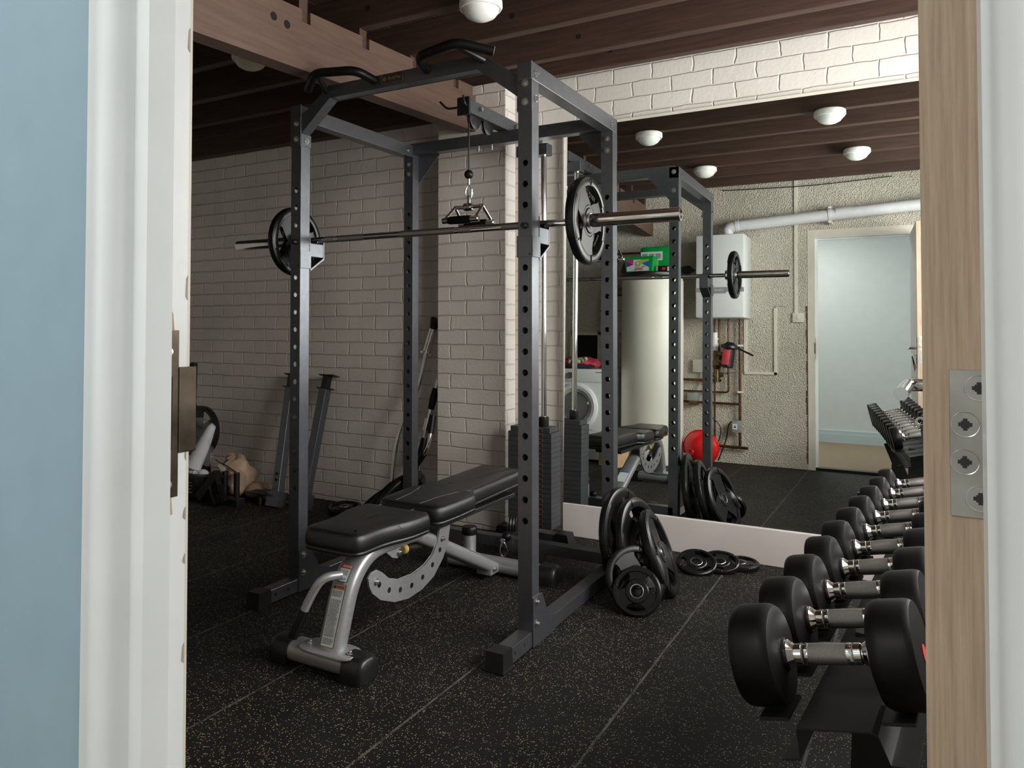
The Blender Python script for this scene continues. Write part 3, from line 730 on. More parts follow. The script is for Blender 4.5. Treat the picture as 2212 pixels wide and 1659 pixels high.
for s in (-1, 1):
    xo, xi = TX+s*.232, TX+s*.145
    MB().loft([[(xi, 1.205, 0), (xi, 1.30, 0), (xi, 1.295, .07), (xi, 1.21, .07)], [(xo, 1.205, 0), (xo, 1.30, 0), (xo-s*.02, 1.295, .07), (xo-s*.02, 1.21, .07)]]).build('foot_cap', M['plastic'], tw, False)
MB().lathe([(0, -.026), (.044, -.026), (.05, -.022), (.044, -.016), (.05, -.008), (.044, 0), (.05, .008), (.044, .016), (.05, .022), (.044, .026), (0, .026)], (TX-.02, 1.04, .135), (1, .25, 0), 32).build('low_pulley', M['plastic'], tw)
MB().sph((TX+.035, .86, .125), .024).build('low_cable_stop', M['rubber2'], tw)
def ring_path(h, w):
    pts = []
    for i in range(28):
        t = 2*PI*i/28; z = math.cos(t); ww = w*(1-.38*(z > 0)*z)
        pts.append((math.sin(t)*ww, 0, z*h))
    return pts
def carabiner(loc, rz, label):
    o = thing('carabiner', label, 'snap hook', loc, (0, 0, rz), group='steel snap hooks on the cable ends')
    MB().tube(ring_path(.036, .017), .0038, 8, closed=True).build('loop', M['zinc'], o)
    MB().cyl((.013, 0, -.02), (.0145, 0, .012), .0046, seg=10).build('gate', M['chrome'], o)
    return o
carabiner((TX, .54, 1.828), .3, 'steel snap hook holding the row handle on the high cable')
carabiner((TX+.03, .835, .066), .5, 'steel snap hook hanging loose at the low pulley')
MB().lathe([(0, 0), (.012, 0), (.012, .008), (0, .008)], (TX+.03, .832, .112), (0, -1, 0), 16).build('low_cable_eye', M['zinc'], tw)

# triangle row handle hanging from the carabiner
rh = thing('row_handle', 'chrome triangle row handle with black grips hanging from the cable', 'cable handle', (TX, .54, 1.75))
MB().lathe([(0, -.026), (.017, -.024), (.02, -.015), (.02, .015), (.017, .024), (0, .026)], (0, 0, .006), (1, 0, 0), 24).build('swivel', M['chrome'], rh)
MB().box(-.008, .008, -.004, .004, .02, .062, .002).cyl((0, -.006, .05), (0, .006, .05), .008).build('hanger_tab', M['zinc'], rh)
for s in (-1, 1):
    MB().cyl((0, 0, .005), (s*.078, 0, .008), .0095).build('cross_bar', M['chrome'], rh)
    for y in (-.075, .075):
        MB().tube([(s*.076, 0, .008), (s*.082, y, -.055)], .0075, 12).build('side_rod', M['chrome'], rh)
for y in (-.075, .075):
    g = MB().lathe([(0, -.10), (.010, -.10), (.0145, -.096), (.0145, .096), (.010, .10), (0, .10)], (0, y, -.064), (1, 0, 0), 20).build('grip_bar', M['chrome'], rh)
    MB().lathe([(0, -.062), (.017, -.061), (.0185, -.05), (.0195, 0), (.0185, .05), (.017, .061), (0, .062)], (-.004, y, -.064), (1, 0, 0), 20).build('grip', M['rubber2'], g)

# ------------------------------------------------------------------ adjustable bench
BX = .665
bench = thing('weight_bench', 'adjustable weight bench with black pads on a silver frame in the rack', 'bench', (BX, 0, 0))
def pad(name, outline, z0, z1, slope=0, dome=.006):
    """padded cushion from a plan outline (x, y)"""
    pts = [V((a, c, 0)) for a, c in outline]; n = len(pts)
    pts = [p for i, p in enumerate(pts)]
    nr = []
    for i in range(n):
        t = (pts[(i+1) % n]-pts[i-1]).normalized(); nr.append(V((t.y, -t.x, 0)))
    area = sum(pts[i].x*pts[(i+1) % n].y-pts[(i+1) % n].x*pts[i].y for i in range(n))
    sg = 1 if area > 0 else -1
    L = []; H = z1-z0
    for off, z in ((-.006, 0), (0, .004), (.001, .012), (-.0015, .016), (.0015, .020), (.003, H*.45), (.002, H*.7), (-.002, H*.86), (-.009, H*.96), (-.02, H+.0), (-.05, H+dome*.7)):
        L.append([pts[i]+nr[i]*off*sg+V((0, 0, z0+z+slope*pts[i].y)) for i in range(n)])
    mb = MB().loft(L, True, False)
    top = L[-1]; c = sum(top, V())/n; 
    loops = [top]
    for q in (.75, .5, .25): loops.append([c+(p-c)*q+V((0, 0, dome*.3*(1-q))) for p in top])
    mb2 = mb
    R = [[mb2.bm.verts.new(p) for p in Lp] for Lp in loops]
    for A, B in zip(R, R[1:]):
        for i in range(n): mb2.bm.faces.new((A[i], A[(i+1) % n], B[(i+1) % n], B[i]))
    mb2.bm.faces.new(R[-1])
    bmesh.ops.remove_doubles(mb2.bm, verts=mb2.bm.verts[:], dist=1e-5)
    o = mb2.build(name, M['leather'], bench, angle=60); o.location.x = -.048
    return o
def outline(half, n=9):
    """mirror a right half outline (list of (x, y) with rounding radius) into a closed loop"""
    full = [(a, c, q) for a, c, q in half]+[(-a, c, q) for a, c, q in half[::-1]]
    P = [V((a, c, 0)) for a, c, q in full]; out = []
    m = len(P)
    for i in range(m):
        p, c, d = P[i-1], P[i], P[(i+1) % m]; q = full[i][2]
        l = min(q, (p-c).length*.49, (d-c).length*.49)
        s_, e_ = c+(p-c).normalized()*l, c+(d-c).normalized()*l
        for k in range(n):
            t = k/(n-1); w = s_*(1-t)**2+c*2*t*(1-t)+e_*t*t; out.append((w.x, w.y))
    # densify the long runs
    res = []
    for i in range(len(out)):
        a, c = V((*out[i], 0)), V((*out[(i+1) % len(out)], 0)); k = max(1, int((c-a).length/.03))
        for j in range(k):
            w = a+(c-a)*j/k; res.append((w.x, w.y))
    return res
seat = pad('seat_pad', outline([(.130, -.47, .05), (.130, -.30, .08), (.165, -.19, .08), (.165, -.05, .045)]), .385, .465, -.0)
back = pad('back_pad', outline([(.155, .0, .05), (.168, .15, .06), (.166, .285, .03), (.122, .32, .04), (.122, .82, .05)]), .388, .468, .022)
def seam(pts, parent, r=.0011): MB().tube([V(p) for p in pts], r, 6).build('stitching', M['stitch'], parent)
seam([(.168+.002, -.26+.0, .445), (.10, -.23, .466), (.085, -.16, .468), (.08, -.06, .466)], seat); seam([(-.168, -.24, .445), (-.10, -.23, .466), (-.085, -.16, .468), (-.08, -.06, .466)], seat)
for s in (1, -1): seam([(s*.06, .01, .472), (s*.07, .13, .4755), (s*.095, .23, .478), (s*.12, .30, .475)], back)
MB().box(-.09, .09, .03, .70, .372, .392, .003).build('back_board', M['steel2'], bench, False)
MB().obox((0, .0, .385), (0, .66, .41), .05, .03).build('back_frame', M['silver'], bench, False)
def oval(w, h, n=20):
    """flat sided oval tube profile"""
    out = []
    for k in range(n):
        t = 2*PI*k/n; c, s_ = math.cos(t), math.sin(t)
        out.append((math.copysign(abs(c)**.5, c)*w/2, math.copysign(abs(s_)**.75, s_)*h/2))
    return out
leg = fillet([(0, -.505, .07), (0, -.40, .375), (0, -.02, .365)], .19, 12)
lg = MB().sweep(leg, oval(.10, .062)).build('front_leg', M['silver'], bench)
MB().sweep([(0, -.06, .372), (0, .30, .20), (0, .61, .05)], oval(.09, .058)).build('rear_strut', M['silver'], bench)
MB().prism([(.118*math.copysign(abs(math.cos(t))**.55, math.cos(t)), .058*math.copysign(abs(math.sin(t))**.7, math.sin(t))) for t in [2*PI*k/32 for k in range(32)]], (0, -.512, .074), (1, 0, 0), (0, 1, 0), .008, .002).build('foot_flange', M['silver'], bench)
for x in (-.085, .092): bolt((x, -.515, .082), (0, 0, 1), .007, bench)
def dbar(x0, x1, yc, w, h):
    pr = [(w/2*math.copysign(abs(math.cos(t))**.8, math.cos(t)), .008+(h-.008)*(.5+.5*math.copysign(abs(math.sin(t))**.8, math.sin(t)))) for t in [2*PI*k/28 for k in range(28)]]
    return MB().loft([[(x, yc+a, c) for a, c in pr] for x in (x0, x1)])
dbar(-.19, .10, -.50, .10, .078).build('front_foot', M['silver'], bench)
dbar(-.30, .26, .68, .10, .075).build('rear_foot', M['silver'], bench)
for x0, x1, yc in ((-.255, -.165, -.50), (.08, .165, -.50), (-.36, -.25, .68), (.24, .325, .68)):
    pr = [(-.056, 0), (.056, 0), (.056, .035), (.05, .062), (.036, .08), (.015, .085), (-.015, .085), (-.036, .08), (-.05, .062), (-.056, .035)]
    out = x0 if abs(x0) > abs(x1) else x1; inn = x1 if out == x0 else x0; s = 1 if out > 0 else -1
    MB().loft([[(inn, yc+a, c) for a, c in pr], [(out-s*.025, yc+a, c) for a, c in pr], [(out-s*.008, yc+a*.96, c*.95) for a, c in pr], [(out, yc+a*.8, c*.8+.004) for a, c in pr]]).build('foot_cap', M['plastic'], bench, angle=50)
gp = fillet([(.04, -.475, .312), (-.035, -.545, .308), (-.055, -.585, .26), (-.10, -.62, .12)], .06, 6)
gp = fillet([(.0, -.455, .316), (-.035, -.515, .318), (-.075, -.53, .25), (-.122, -.55, .135)], .06, 6)
MB().tube(gp, .0155, 14).build('drag_handle', M['silver'], bench)
d = (V((-.122, -.55, .135))-V((-.075, -.53, .25))).normalized()
e = V((-.122, -.55, .135))
MB().tube([e-d*.075, e-d*.07, e+d*.03, e+d*.034], .019, 16, radii=[.0165, .0185, .0175, .012]).build('drag_grip', M['rubber2'], bench)
# ladder arc with slots
arc_o = [(-.368, .285), (-.362, .255), (-.345, .225), (-.295, .186), (-.21, .152), (-.12, .137), (-.026, .145), (.057, .172), (.126, .228), (.165, .29), (.186, .375)]
arc_i = [(.105, .375), (.085, .30), (.05, .262), (-.01, .234), (-.09, .222), (-.181, .228), (-.245, .25), (-.29, .287), (-.318, .303), (-.35, .301)]
ar = MB().prism(arc_o+arc_i, (.042, 0, 0), (0, 1, 0), (0, 0, 1), .009, .001).build('ladder_arc', M['silver'], bench, False)
for yy, zz in ((-.305, .245), (-.245, .208), (-.175, .188), (-.10, .182), (-.025, .192), (.045, .222), (.10, .268)):
    MB().cyl((.0505, yy, zz), (.0516, yy, zz), .0105, seg=16).build('ladder_slot', M['strikem'], ar)
bolt((.051, -.325, .262), (1, 0, 0), .008, bench); bolt((.051, .115, .31), (1, 0, 0), .007, bench)
MB().prism([(-.235, .365), (-.24, .342), (-.20, .312), (-.17, .302), (-.15, .31), (-.145, .33), (-.15, .365)], (.025, 0, 0), (0, 1, 0), (0, 0, 1), .008, .001).build('pivot_tab', M['silver'], bench, False)
bolt((.033, -.16, .322), (1, 0, 0), .009, bench)
MB().lathe([(0, 0), (.012, 0), (.018, .006), (.018, .016), (.012, .022), (0, .022)], (.03, -.13, .325), (0, 1, -.1), 20).build('pull_pin_knob', M['amber'], bench)
MB().cyl((.02, -.11, .322), (.0, .10, .285), .013).build('pull_pin', M['strikem'], bench)
MB().cyl((-.165, .70, .07), (-.165, .70, .165), .032).build('handle_post', M['silver'], bench)
MB().lathe([(0, 0), (.036, 0), (.038, .004), (.038, .03), (.033, .038), (0, .039)], (-.165, .70, .16), (0, 0, 1), 24).build('post_cap', M['rubber2'], bench)
MB().box(-.038, .04, .55, .63, .028, .07, .004).build('strut_socket', M['silver'], bench)
bolt((.04, .58, .055), (1, 0, 0), .008, bench)
# warning stickers on the leg: local frame from the leg path
def leg_frame(q):
    i = int(q*(len(leg)-1)); i = max(1, min(len(leg)-2, i)); t = (V(leg[i+1])-V(leg[i-1])).normalized(); nn = V((1, 0, 0)).cross(t)
    if nn.y > 0: nn = -nn
    return V(leg[i]), t, nn
def sticker(p, t, nn, w, h, head, htext, lines, name):
    ex = V((1, 0, 0)); o = p+nn*.0318
    st = MB().prism([(-w/2, -h/2), (w/2, -h/2), (w/2, h/2), (-w/2, h/2)], o, ex, t, .0005).build(name, M['ink'], bench, False)
    MB().prism([(-w/2+.0015, -h/2+.0015), (w/2-.0015, -h/2+.0015), (w/2-.0015, h/2-.0015), (-w/2+.0015, h/2-.0015)], o+nn*.0003, ex, t, .0005).build('label_face', M['paper'], st, False)
    hh = .018
    MB().prism([(-w/2+.002, h/2-hh), (w/2-.002, h/2-hh), (w/2-.002, h/2-.002), (-w/2+.002, h/2-.002)], o+nn*.0006, ex, t, .0005).build('label_header', M[head], st, False)
    text(htext, .011, o+t*(h/2-hh/2-.001)+nn*.0012+ex*.004, ex, t, M['ink'] if head == 'warn' else M['paper'], st, sx=.85, depth=.0002)
    if head == 'warn': MB().prism([(-.022, h/2-.0155), (-.012, h/2-.0155), (-.017, h/2-.005)], o+nn*.0012, ex, t, .0003).build('hazard_sign', M['ink'], st, False)
    ln = MB(); y = h/2-hh-.005
    while y > -h/2+.006:
        if random.random() > .14:
            x = -w/2+.005; e_ = w/2-.005-random.random()*.008
            while x < e_:
                l = .003+random.random()*.007; ln.prism([(x, y-.0008), (min(e_, x+l), y-.0008), (min(e_, x+l), y+.0008), (x, y+.0008)], o+nn*.0012, ex, t, .0002); x += l+.0016
        y -= .0042
    ln.build('small_print', M['ink'], st, False)
pa, ta, na = V((0, -.505, .07)), V((0, .105, .305)).normalized(), None
na = V((1, 0, 0)).cross(ta); na = -na if na.y > 0 else na
sticker(pa+ta*.115, ta, na, .056, .205, 'warn', 'WARNING', 30, 'warning_label')
p1, t1, n1 = leg_frame(.33)
sticker(p1+t1*.012, t1, n1, .048, .064, 'danger', 'DANGER', 9, 'danger_label')
# data label on the rear strut
ts = (V((0, .30, .20))-V((0, .61, .05))).normalized(); ns = V((1, 0, 0)).cross(ts); ns = ns if ns.z > 0 else -ns
dl = MB().prism([(-.032, -.06), (.032, -.06), (.032, .06), (-.032, .06)], V((0, .40, .152))+ns*.0295, (1, 0, 0), ts, .0006).build('data_label', M['paper'], bench, False)
MB().prism([(-.032, .05), (.032, .05), (.032, .06), (-.032, .06)], V((0, .40, .152))+ns*.0302, (1, 0, 0), ts, .0004).build('label_header', M['bluep'], dl, False)

# ------------------------------------------------------------------ dumbbells on their rack
A0, A1 = V((2.216, -1.053, .60)), V((2.365, .688, .60))
rd = (A1-A0).normalized(); px = V((rd.y, -rd.x, 0)); TILT = math.radians(13.8)
dax = (px*math.cos(TILT)+V((0, 0, 1))*math.sin(TILT)).normalized(); dup = rd.cross(dax)
if dup.z < 0: dup = -dup
GD = 'rubber dumbbells on the rack'
ords = ['first', 'second', 'third', 'fourth', 'fifth', 'sixth', 'seventh', 'eighth', 'ninth', 'tenth']
for k in range(10):
    q = k/9; R = .087+(.0645-.087)*q; hl = .078-.026*q; GL_ = .132
    c = A0+(A1-A0)*q+dax*(GL_/2+.006)
    lab = ('largest black rubber dumbbell at the near end of the rack' if k == 0 else 'smallest black rubber dumbbell at the mirror end of the rack' if k == 9 else ords[k]+' black rubber dumbbell along the rack, counting from the door')
    o = thing('dumbbell', lab, 'dumbbell', group=GD)
    o.matrix_world = Matrix.Translation(c) @ Matrix((rd.cross(V((0, 0, 1))) if False else dax, rd, dax.cross(rd))).transposed().to_4x4()
    hr = .0175
    MB().lathe([(hr*.86, -GL_/2), (hr*.9, -GL_*.38), (hr, -GL_*.33), (hr*1.06, 0), (hr, GL_*.33), (hr*.9, GL_*.38), (hr*.86, GL_/2)], (0, 0, 0), (1, 0, 0), 24).build('handle', M['knurl'], o)
    for s in (-1, 1):
        MB().lathe([(hr*.9, -.008), (hr*1.35, -.007), (hr*1.4, -.001), (hr*1.15, .004), (hr*.95, .009), (hr*1.04, .011), (hr*1.04, .022), (hr*.95, .023), (hr*1.04, .026), (hr*1.04, .034), (hr*.9, .035)], (s*GL_/2, 0, 0), (-s, 0, 0), 28).build('collar', M['chrome'], o)
        MB().lathe([(0, 0), (R*.30, 0), (R*.32, .004), (R*.78, .006), (R*.93, .010), (R*.985, .018), (R, .028), (R, hl-.012), (R*.985, hl-.005), (R*.95, hl), (R*.4, hl+.001), (0, hl+.001)], (s*(GL_/2+.005), 0, 0), (s, 0, 0), 56).build('head', M['rubber2'], o)
        if s > 0 and k == 0:
            MB().lathe([(0, 0), (.015, 0), (.015, .0008), (0, .0008)], (s*(GL_/2+.0065+hl), 0, 0), (s, 0, 0), 24).build('end_badge', M['danger'], o)
dr = thing('dumbbell_rack', 'long black steel rack holding the row of dumbbells', 'dumbbell rack')
def lp(t, a, h): # along rack, across, height under handle axis
    return A0+rd*t+dax*a+dup*h
Lr = (A1-A0).length
prof = [(-.03, -.150), (.0, -.148), (.006, -.098), (.126, -.098), (.134, -.103), (.142, -.148), (.18, -.150)]
def sheet(t0, t1, pr, th, name):
    up = [lp(0, a, h) for a, h in pr]; lo = [lp(0, a, h-th) for a, h in pr][::-1]
    return MB().loft([[p+rd*t for p in up+lo] for t in (t0, t1)]).build(name, M['steel2'], dr, False)
sheet(-.07, Lr+.10, prof, .003, 'saddle_channel')
# cradles under each head
for k in range(10):
    R = .087+(.0645-.087)*k/9; t = Lr*k/9
    for a in (-.035, .165):
        MB().obox(lp(t-.05, a, -R-.006), lp(t+.05, a, -R-.006), .05, .006, dup).build('cradle', M['steel2'], dr, False)
for t in (.42, Lr-.2):
    b0 = lp(t, .07, -.10)
    MB().obox((b0.x-.02, b0.y, .03), (b0.x, b0.y, b0.z), .05, .08, (1, 0, 0)).build('rack_leg', M['steel2'], dr, False)
    MB().obox((b0.x-.27, b0.y-.0, .03), (b0.x+.27, b0.y, .03), .06, .05).build('rack_foot', M['steel2'], dr, False)
    for s in (-1, 1): MB().obox((b0.x-.02, b0.y, .25), lp(t, .05+s*.085, -.176), .03, .03, (0, 1, 0)).build('rack_brace', M['steel2'], dr, False)
# back row of the rack, seen only as one big head beside the door
o = thing('dumbbell', 'dumbbell on the raised back tier, mostly hidden behind the door edge', 'dumbbell', group=GD)
q2 = A0+rd*.95+px*.44+V((0, 0, .22))
o.matrix_world = Matrix.Translation(q2) @ Matrix((dax, rd, dax.cross(rd))).transposed().to_4x4()
MB().cyl((-.066, 0, 0), (.066, 0, 0), .0175).build('handle', M['knurl'], o)
for s in (-1, 1): MB().lathe([(0, 0), (.08, .004), (.092, .02), (.094, .09), (.088, .1), (0, .101)], (s*.07, 0, 0), (s, 0, 0), 48).build('head', M['rubber2'], o)
sheet(.2, Lr, [(a+.45, h+.06) for a, h in prof], .003, 'upper_channel')
for t in (.5, Lr-.2):
    b0 = lp(t, .50, -.08)
    MB().obox((b0.x, b0.y, 0), (b0.x, b0.y, b0.z), .05, .06, (1, 0, 0)).build('rack_post', M['steel2'], dr, False)

# ------------------------------------------------------------------ ceiling lamps
def lamp(x, y, label, lens='lens', z=2.605):
    o = thing('ceiling_lamp', label, 'ceiling lamp', (x, y, z), group='round bulkhead lamps on the joists')
    MB().lathe([(0, 0), (.088, 0), (.094, -.006), (.095, -.03), (.089, -.040), (.083, -.040), (.083, -.03), (0, -.03)], seg=40).build('rim', M['whitep'], o)
    MB().lathe([(.083, -.034), (.078, -.050), (.064, -.068), (.042, -.080), (.02, -.086), (0, -.088)], seg=40).build('lamp_dome', M[lens], o)
    return o
lamp(.80, .285, 'white dome lamp on the joist above the front of the rack')
lamp(1.98, .285, 'white dome lamp seen in the mirror nearest the door side, on the near joist')
lamp(2.08, -.80, 'white dome lamp seen in the mirror over the flue pipe')
lamp(.92, -.92, 'white dome lamp seen in the mirror just above the rack corner')
lamp(-.56, .245, 'yellowed dome lamp half hidden behind the brown beam', 'lensw')

# ------------------------------------------------------------------ left wall clutter
GS = 'safety bars leaning on the left wall'
def spotter(b0, t0, label):
    o = thing('safety_bar', label, 'safety bar', group=GS); b0, t0 = V(b0), V(t0)
    d = (t0-b0).normalized()
    MB().obox(b0+d*.08, t0-d*.09, .062, .055, (0, -1, 0), .002).build('tube', M['steel'], o, False)
    MB().obox(t0-d*.09, t0, .04, .05, (0, -1, 0)).build('end_tongue', M['steel2'], o, False)
    a = V((1, 0, 0))
    MB().obox(t0-a*.05, t0+a*.075, .07, .006, d).build('hook_plate', M['steel2'], o, False)
    MB().obox(t0-d*.09-a*.05, t0-d*.09+a*.055, .07, .006, d).build('hook_plate', M['steel2'], o, False)
    MB().obox(b0-a*.06+d*.05, b0+a*.05+d*.05, .07, .10, d).build('foot_block', M['steel'], o, False)
    MB().obox(b0-a*.085+d*.10, b0-a*.03+d*.10, .08, .006, d).build('hook_plate', M['steel2'], o, False)
    for q in (.18, .22): MB().cyl(b0+d*q+V((0, -.0318, .0)), b0+d*q+V((0, -.0285, .0)), .011, seg=14).build('pin_hole', M['dark'], o)
spotter((-1.225, 1.11, 0), (-1.35, 1.385, .845), 'dark steel safety bar leaning on the brick, the one nearer the sacks')
spotter((-1.02, 1.14, 0), (-1.03, 1.385, .85), 'dark steel safety bar leaning on the brick right behind the rack upright')
xm = thing('exercise_bike', 'black spoked flywheel and frame tube of an old exercise bike in the corner', 'exercise bike', (-2.07, 1.2, 0))
MB().lathe([(.155, -.02), (.178, -.022), (.186, -.015), (.186, .015), (.178, .022), (.155, .02)], (0, 0, .42), (0, 1, -.1), 56, closed_prof=True).lathe([(0, -.03), (.03, -.03), (.03, .03), (0, .03)], (0, 0, .42), (0, 1, -.1), 20).build('flywheel', M['steel2'], xm)
for k in range(5):
    a = k*2*PI/5+.35
    MB().prism([(.02, -.035), (.16, -.05), (.16, .05), (.02, .035)], (0, -.004, .42), (math.cos(a), 0, math.sin(a)), (-math.sin(a), 0, math.cos(a)), .01).build('spoke', M['steel2'], xm, False)
MB().tube([(-.20, .10, .90), (-.115, .02, .62), (0, 0, .42)], .03, 14).build('frame_tube', M['steel2'], xm)
MB().obox((0, .03, .42), (.0, .06, .05), .05, .05, (1, 0, 0)).box(-.25, .25, .03, .09, 0, .05).build('bike_stand', M['steel2'], xm, False)
rt = MB().tube([(-1.792, 1.06, .485), (-1.915, 1.02, .215)], .042, 24, caps=False).tube([(-1.792, 1.06, .485), (-1.915, 1.02, .215)], .036, 24, caps=False)
rt = MB().tube([(-1.78, 1.07, .50), (-1.79, 1.065, .487), (-1.84, 1.05, .38), (-1.915, 1.02, .215)], .05, 24, radii=[.02, .028, .042, .055])
tag(rt.build('foam_roller', M['rollt']), 'white cylindrical tube standing tilted in the black crate', 'tube')
pb = MB()
for i in range(8):
    for j in range(8): pass
g = [[(-2.02+.25*i/9, 1.07, .22+.32*j/9) for i in range(10)] for j in range(10)]
vv = [[pb.bm.verts.new(p) for p in row] for row in g]
for j in range(9):
    for i in range(9): pb.bm.faces.new((vv[j][i], vv[j][i+1], vv[j+1][i+1], vv[j+1][i]))
bmesh.ops.solidify(pb.bm, geom=pb.bm.faces[:], thickness=.002)
crumple(pb, .05, 9, 3)
tag(pb.build('plastic_bag', M['poly'], angle=80), 'clear crumpled polythene bag draped in front of the flywheel', 'bag')
sk_ = MB().sph((-1.72, 1.2, .135), .15, 1.15, .85, .92, 32); crumple(sk_, .06, 8, 1); crumple(sk_, .035, 19, 4); crumple(sk_, .012, 45, 2)
for v in sk_.bm.verts: v.co.z = max(.002, v.co.z)
s_ = sk_.build('cloth_sack', M['cloth'], angle=80); tag(s_, 'beige cloth sack slumped on the floor by the brick wall', 'sack')
MB().obox((-1.70, 1.055, .245), (-1.655, 1.06, .20), .03, .006, (0, -1, .2)).build('care_tag', M['paper'], s_, False)
MB().tube([(-1.74, 1.06, .27), (-1.70, 1.045, .262), (-1.64, 1.06, .24), (-1.58, 1.1, .19)], .004, 8).build('drawstring', M['strikem'], s_)
s2 = MB().sph((-1.50, 1.24, .05), .10, 1.2, .8, .6, 24); crumple(s2, .03, 11, 7)
for v in s2.bm.verts: v.co.z = max(.002, v.co.z)
tag(s2.build('dust_sheet', M['cloth'], angle=80), 'small heap of beige cloth on the floor beside the sack', 'cloth')
cr = thing('crate', 'black paint-spattered crate behind the dip handles', 'crate', (-1.87, 1.02, 0))
MB().box(-.15, .13, -.06, .10, 0, .17, .006).build('box', M['plastic'], cr)
MB().box(-.10, .04, -.0615, -.060, .03, .15).build('sticker', M['steel2'], cr, False)
lb = MB()
for k in range(4): lb.box(-.085, .02-.01*(k % 2), -.0622, -.0612, .05+k*.022, .056+k*.022)
lb.build('small_print', M['grey'], cr, False)
tp = MB()
for i in range(5): tp.sph((-.08+.03*i, 0, .18), .03, 1, 1, .6, 12)
crumple(tp, .02, 20, 2); tp.build('packing_paper', M['paper'], cr, angle=80)
dh = thing('dip_attachment', 'black steel dip handles dropped on the floor by the crate', 'attachment', (-1.62, .98, 0))
MB().obox((-.14, -.03, .03), (.0, .0, .20), .06, .06, (0, -1, 0), .002).build('back_tube', M['steel2'], dh, False)
for (a, c) in (((-.045, -.03, .12), (.075, -.075, .02)), ((-.0, -.02, .20), (.13, -.06, .035))):
    a, c = V(a), V(c)
    hb = MB().cyl(a, c, .014).build('handle', M['steel2'], dh); MB().cyl(a+(c-a)*.4, c, .021).build('grip', M['rubber2'], hb)
for x in (-.03, .085): MB().cyl((x, .08, .0), (x, .08, .20), .02).build('peg', M['steel2'], dh)
MB().box(-.10, .20, -.02, .05, 0, .05, .004).build('base_plate', M['steel2'], dh, False)
st = thing('floor_bracket', 'small black bracket with a thin steel plate on the floor by the wall', 'bracket', (-1.36, 1.12, 0))
MB().box(-.10, .10, -.05, .05, .075, .08).build('top_plate', M['steel2'], st, False)
MB().cyl((0, -.02, 0), (0, -.02, .076), .02).build('stub_leg', M['steel2'], st)
MB().lathe([(0, 0), (.07, 0), (.07, .005), (0, .005)], (.08, .07, 0), (0, 0, 1), 24).build('disc_foot', M['steel2'], st)
# bars in the corner by the pier
ez = thing('curl_bar', 'chrome bent curl bar leaning in the corner behind the pier', 'curl bar')
pth = fillet([(-.135, 1.345, 1.215), (-.19, 1.33, 1.02), (-.222, 1.32, .86), (-.262, 1.30, .735), (-.32, 1.25, .58), (-.345, 1.22, .42), (-.345, 1.17, .02)], .07, 5)
MB().tube(pth, .0135, 14).build('shaft', M['chrome'], ez)
MB().cyl((-.137, 1.345, 1.20), (-.188, 1.331, 1.03), .0235).build('sleeve', M['chrome'], ez)
MB().lathe([(0, 0), (.040, 0), (.040, .012), (0, .012)], (-.19, 1.33, 1.018), (.05, .015, .17), 24).build('collar', M['chrome'], ez)
MB().tube([(-.150, 1.34, 1.155), (-.140, 1.344, 1.19), (-.128, 1.347, 1.225), (-.124, 1.348, 1.236)], .03, 16, radii=[.02, .027, .037, .03]).build('end_cap', M['rubber2'], ez)
lb_ = thing('lat_bar', 'chrome swivel pull-down bar with black grips leaning beside the pier', 'cable bar')
MB().tube([(-.13, 1.372, .86), (-.155, 1.36, .745), (-.185, 1.335, .58), (-.215, 1.315, .40), (-.225, 1.30, .28), (-.23, 1.28, .012)], .0115, 14).build('shaft', M['chrome'], lb_)
for a, c in (((-.142, 1.366, .805), (-.168, 1.352, .675)), ((-.198, 1.327, .50), (-.221, 1.308, .355))):
    a, c = V(a), V(c); m_ = (a+c)/2
    MB().tube([a, a+(m_-a)*.1, m_, c-(c-m_)*.1, c], .02, 16, radii=[.018, .02, .024, .02, .018]).build('grip', M['rubber2'], lb_)
MB().cyl((-.178, 1.342, .62), (-.191, 1.332, .545), .022).build('swivel', M['chrome'], lb_); MB().cyl((-.185, 1.337, .585), (-.13, 1.33, .572), .007).build('swivel_eye', M['chrome'], lb_)
vb = thing('press_down_bar', 'black-gripped angled press-down bar on the floor against the pier', 'cable bar')
MB().tube(fillet([(-.25, 1.27, .30), (-.13, 1.25, .44), (-.115, 1.26, .50), (-.118, 1.30, .64)], .04), .011, 12).build('shaft', M['chrome'], vb)
MB().cyl((-.255, 1.27, .295), (-.15, 1.252, .42), .02).build('grip', M['rubber2'], vb); MB().cyl((-.116, 1.27, .54), (-.118, 1.30, .645), .02).build('grip', M['rubber2'], vb)
MB().tube([(-.25, 1.27, .30), (-.27, 1.28, .15), (-.28, 1.28, .011)], .011, 12).build('lower_rod', M['chrome'], vb)

# ------------------------------------------------------------------ utility wall (seen in the mirror)
bo_ = thing('boiler', 'white wall-hung boiler beside the doorway, seen in the mirror', 'boiler', (.905, YD, 1.36))
MB().box(-.215, .215, .0, .37, 0, .765, .012).build('casing', M['boiler'], bo_)
MB().box(-.2155, .2155, .36, .3725, .235, .275, .002).build('trim_band', M['grey'], bo_, False)
MB().prism([(-.06, .222), (.06, .222), (.07, .278), (-.07, .278)], (0, .3765, 0), (1, 0, 0), (0, 0, 1), .004).build('badge', M['grey'], bo_, False)
text('IONVIE', .026, (0, .3768, .252), (-1, 0, 0), (0, 0, 1), M['paper'], bo_)
fl = thing('flue_pipe', 'long white flue pipe rising from the boiler over the doorway', 'pipe')
MB().tube(fillet([(.93, -1.79, 2.12), (.93, -1.79, 2.215), (1.03, -1.79, 2.232), (XR-.01, -1.79, 2.372)], .09, 8), .05, 28, caps=False).build('pipe', M['pvc'], fl)
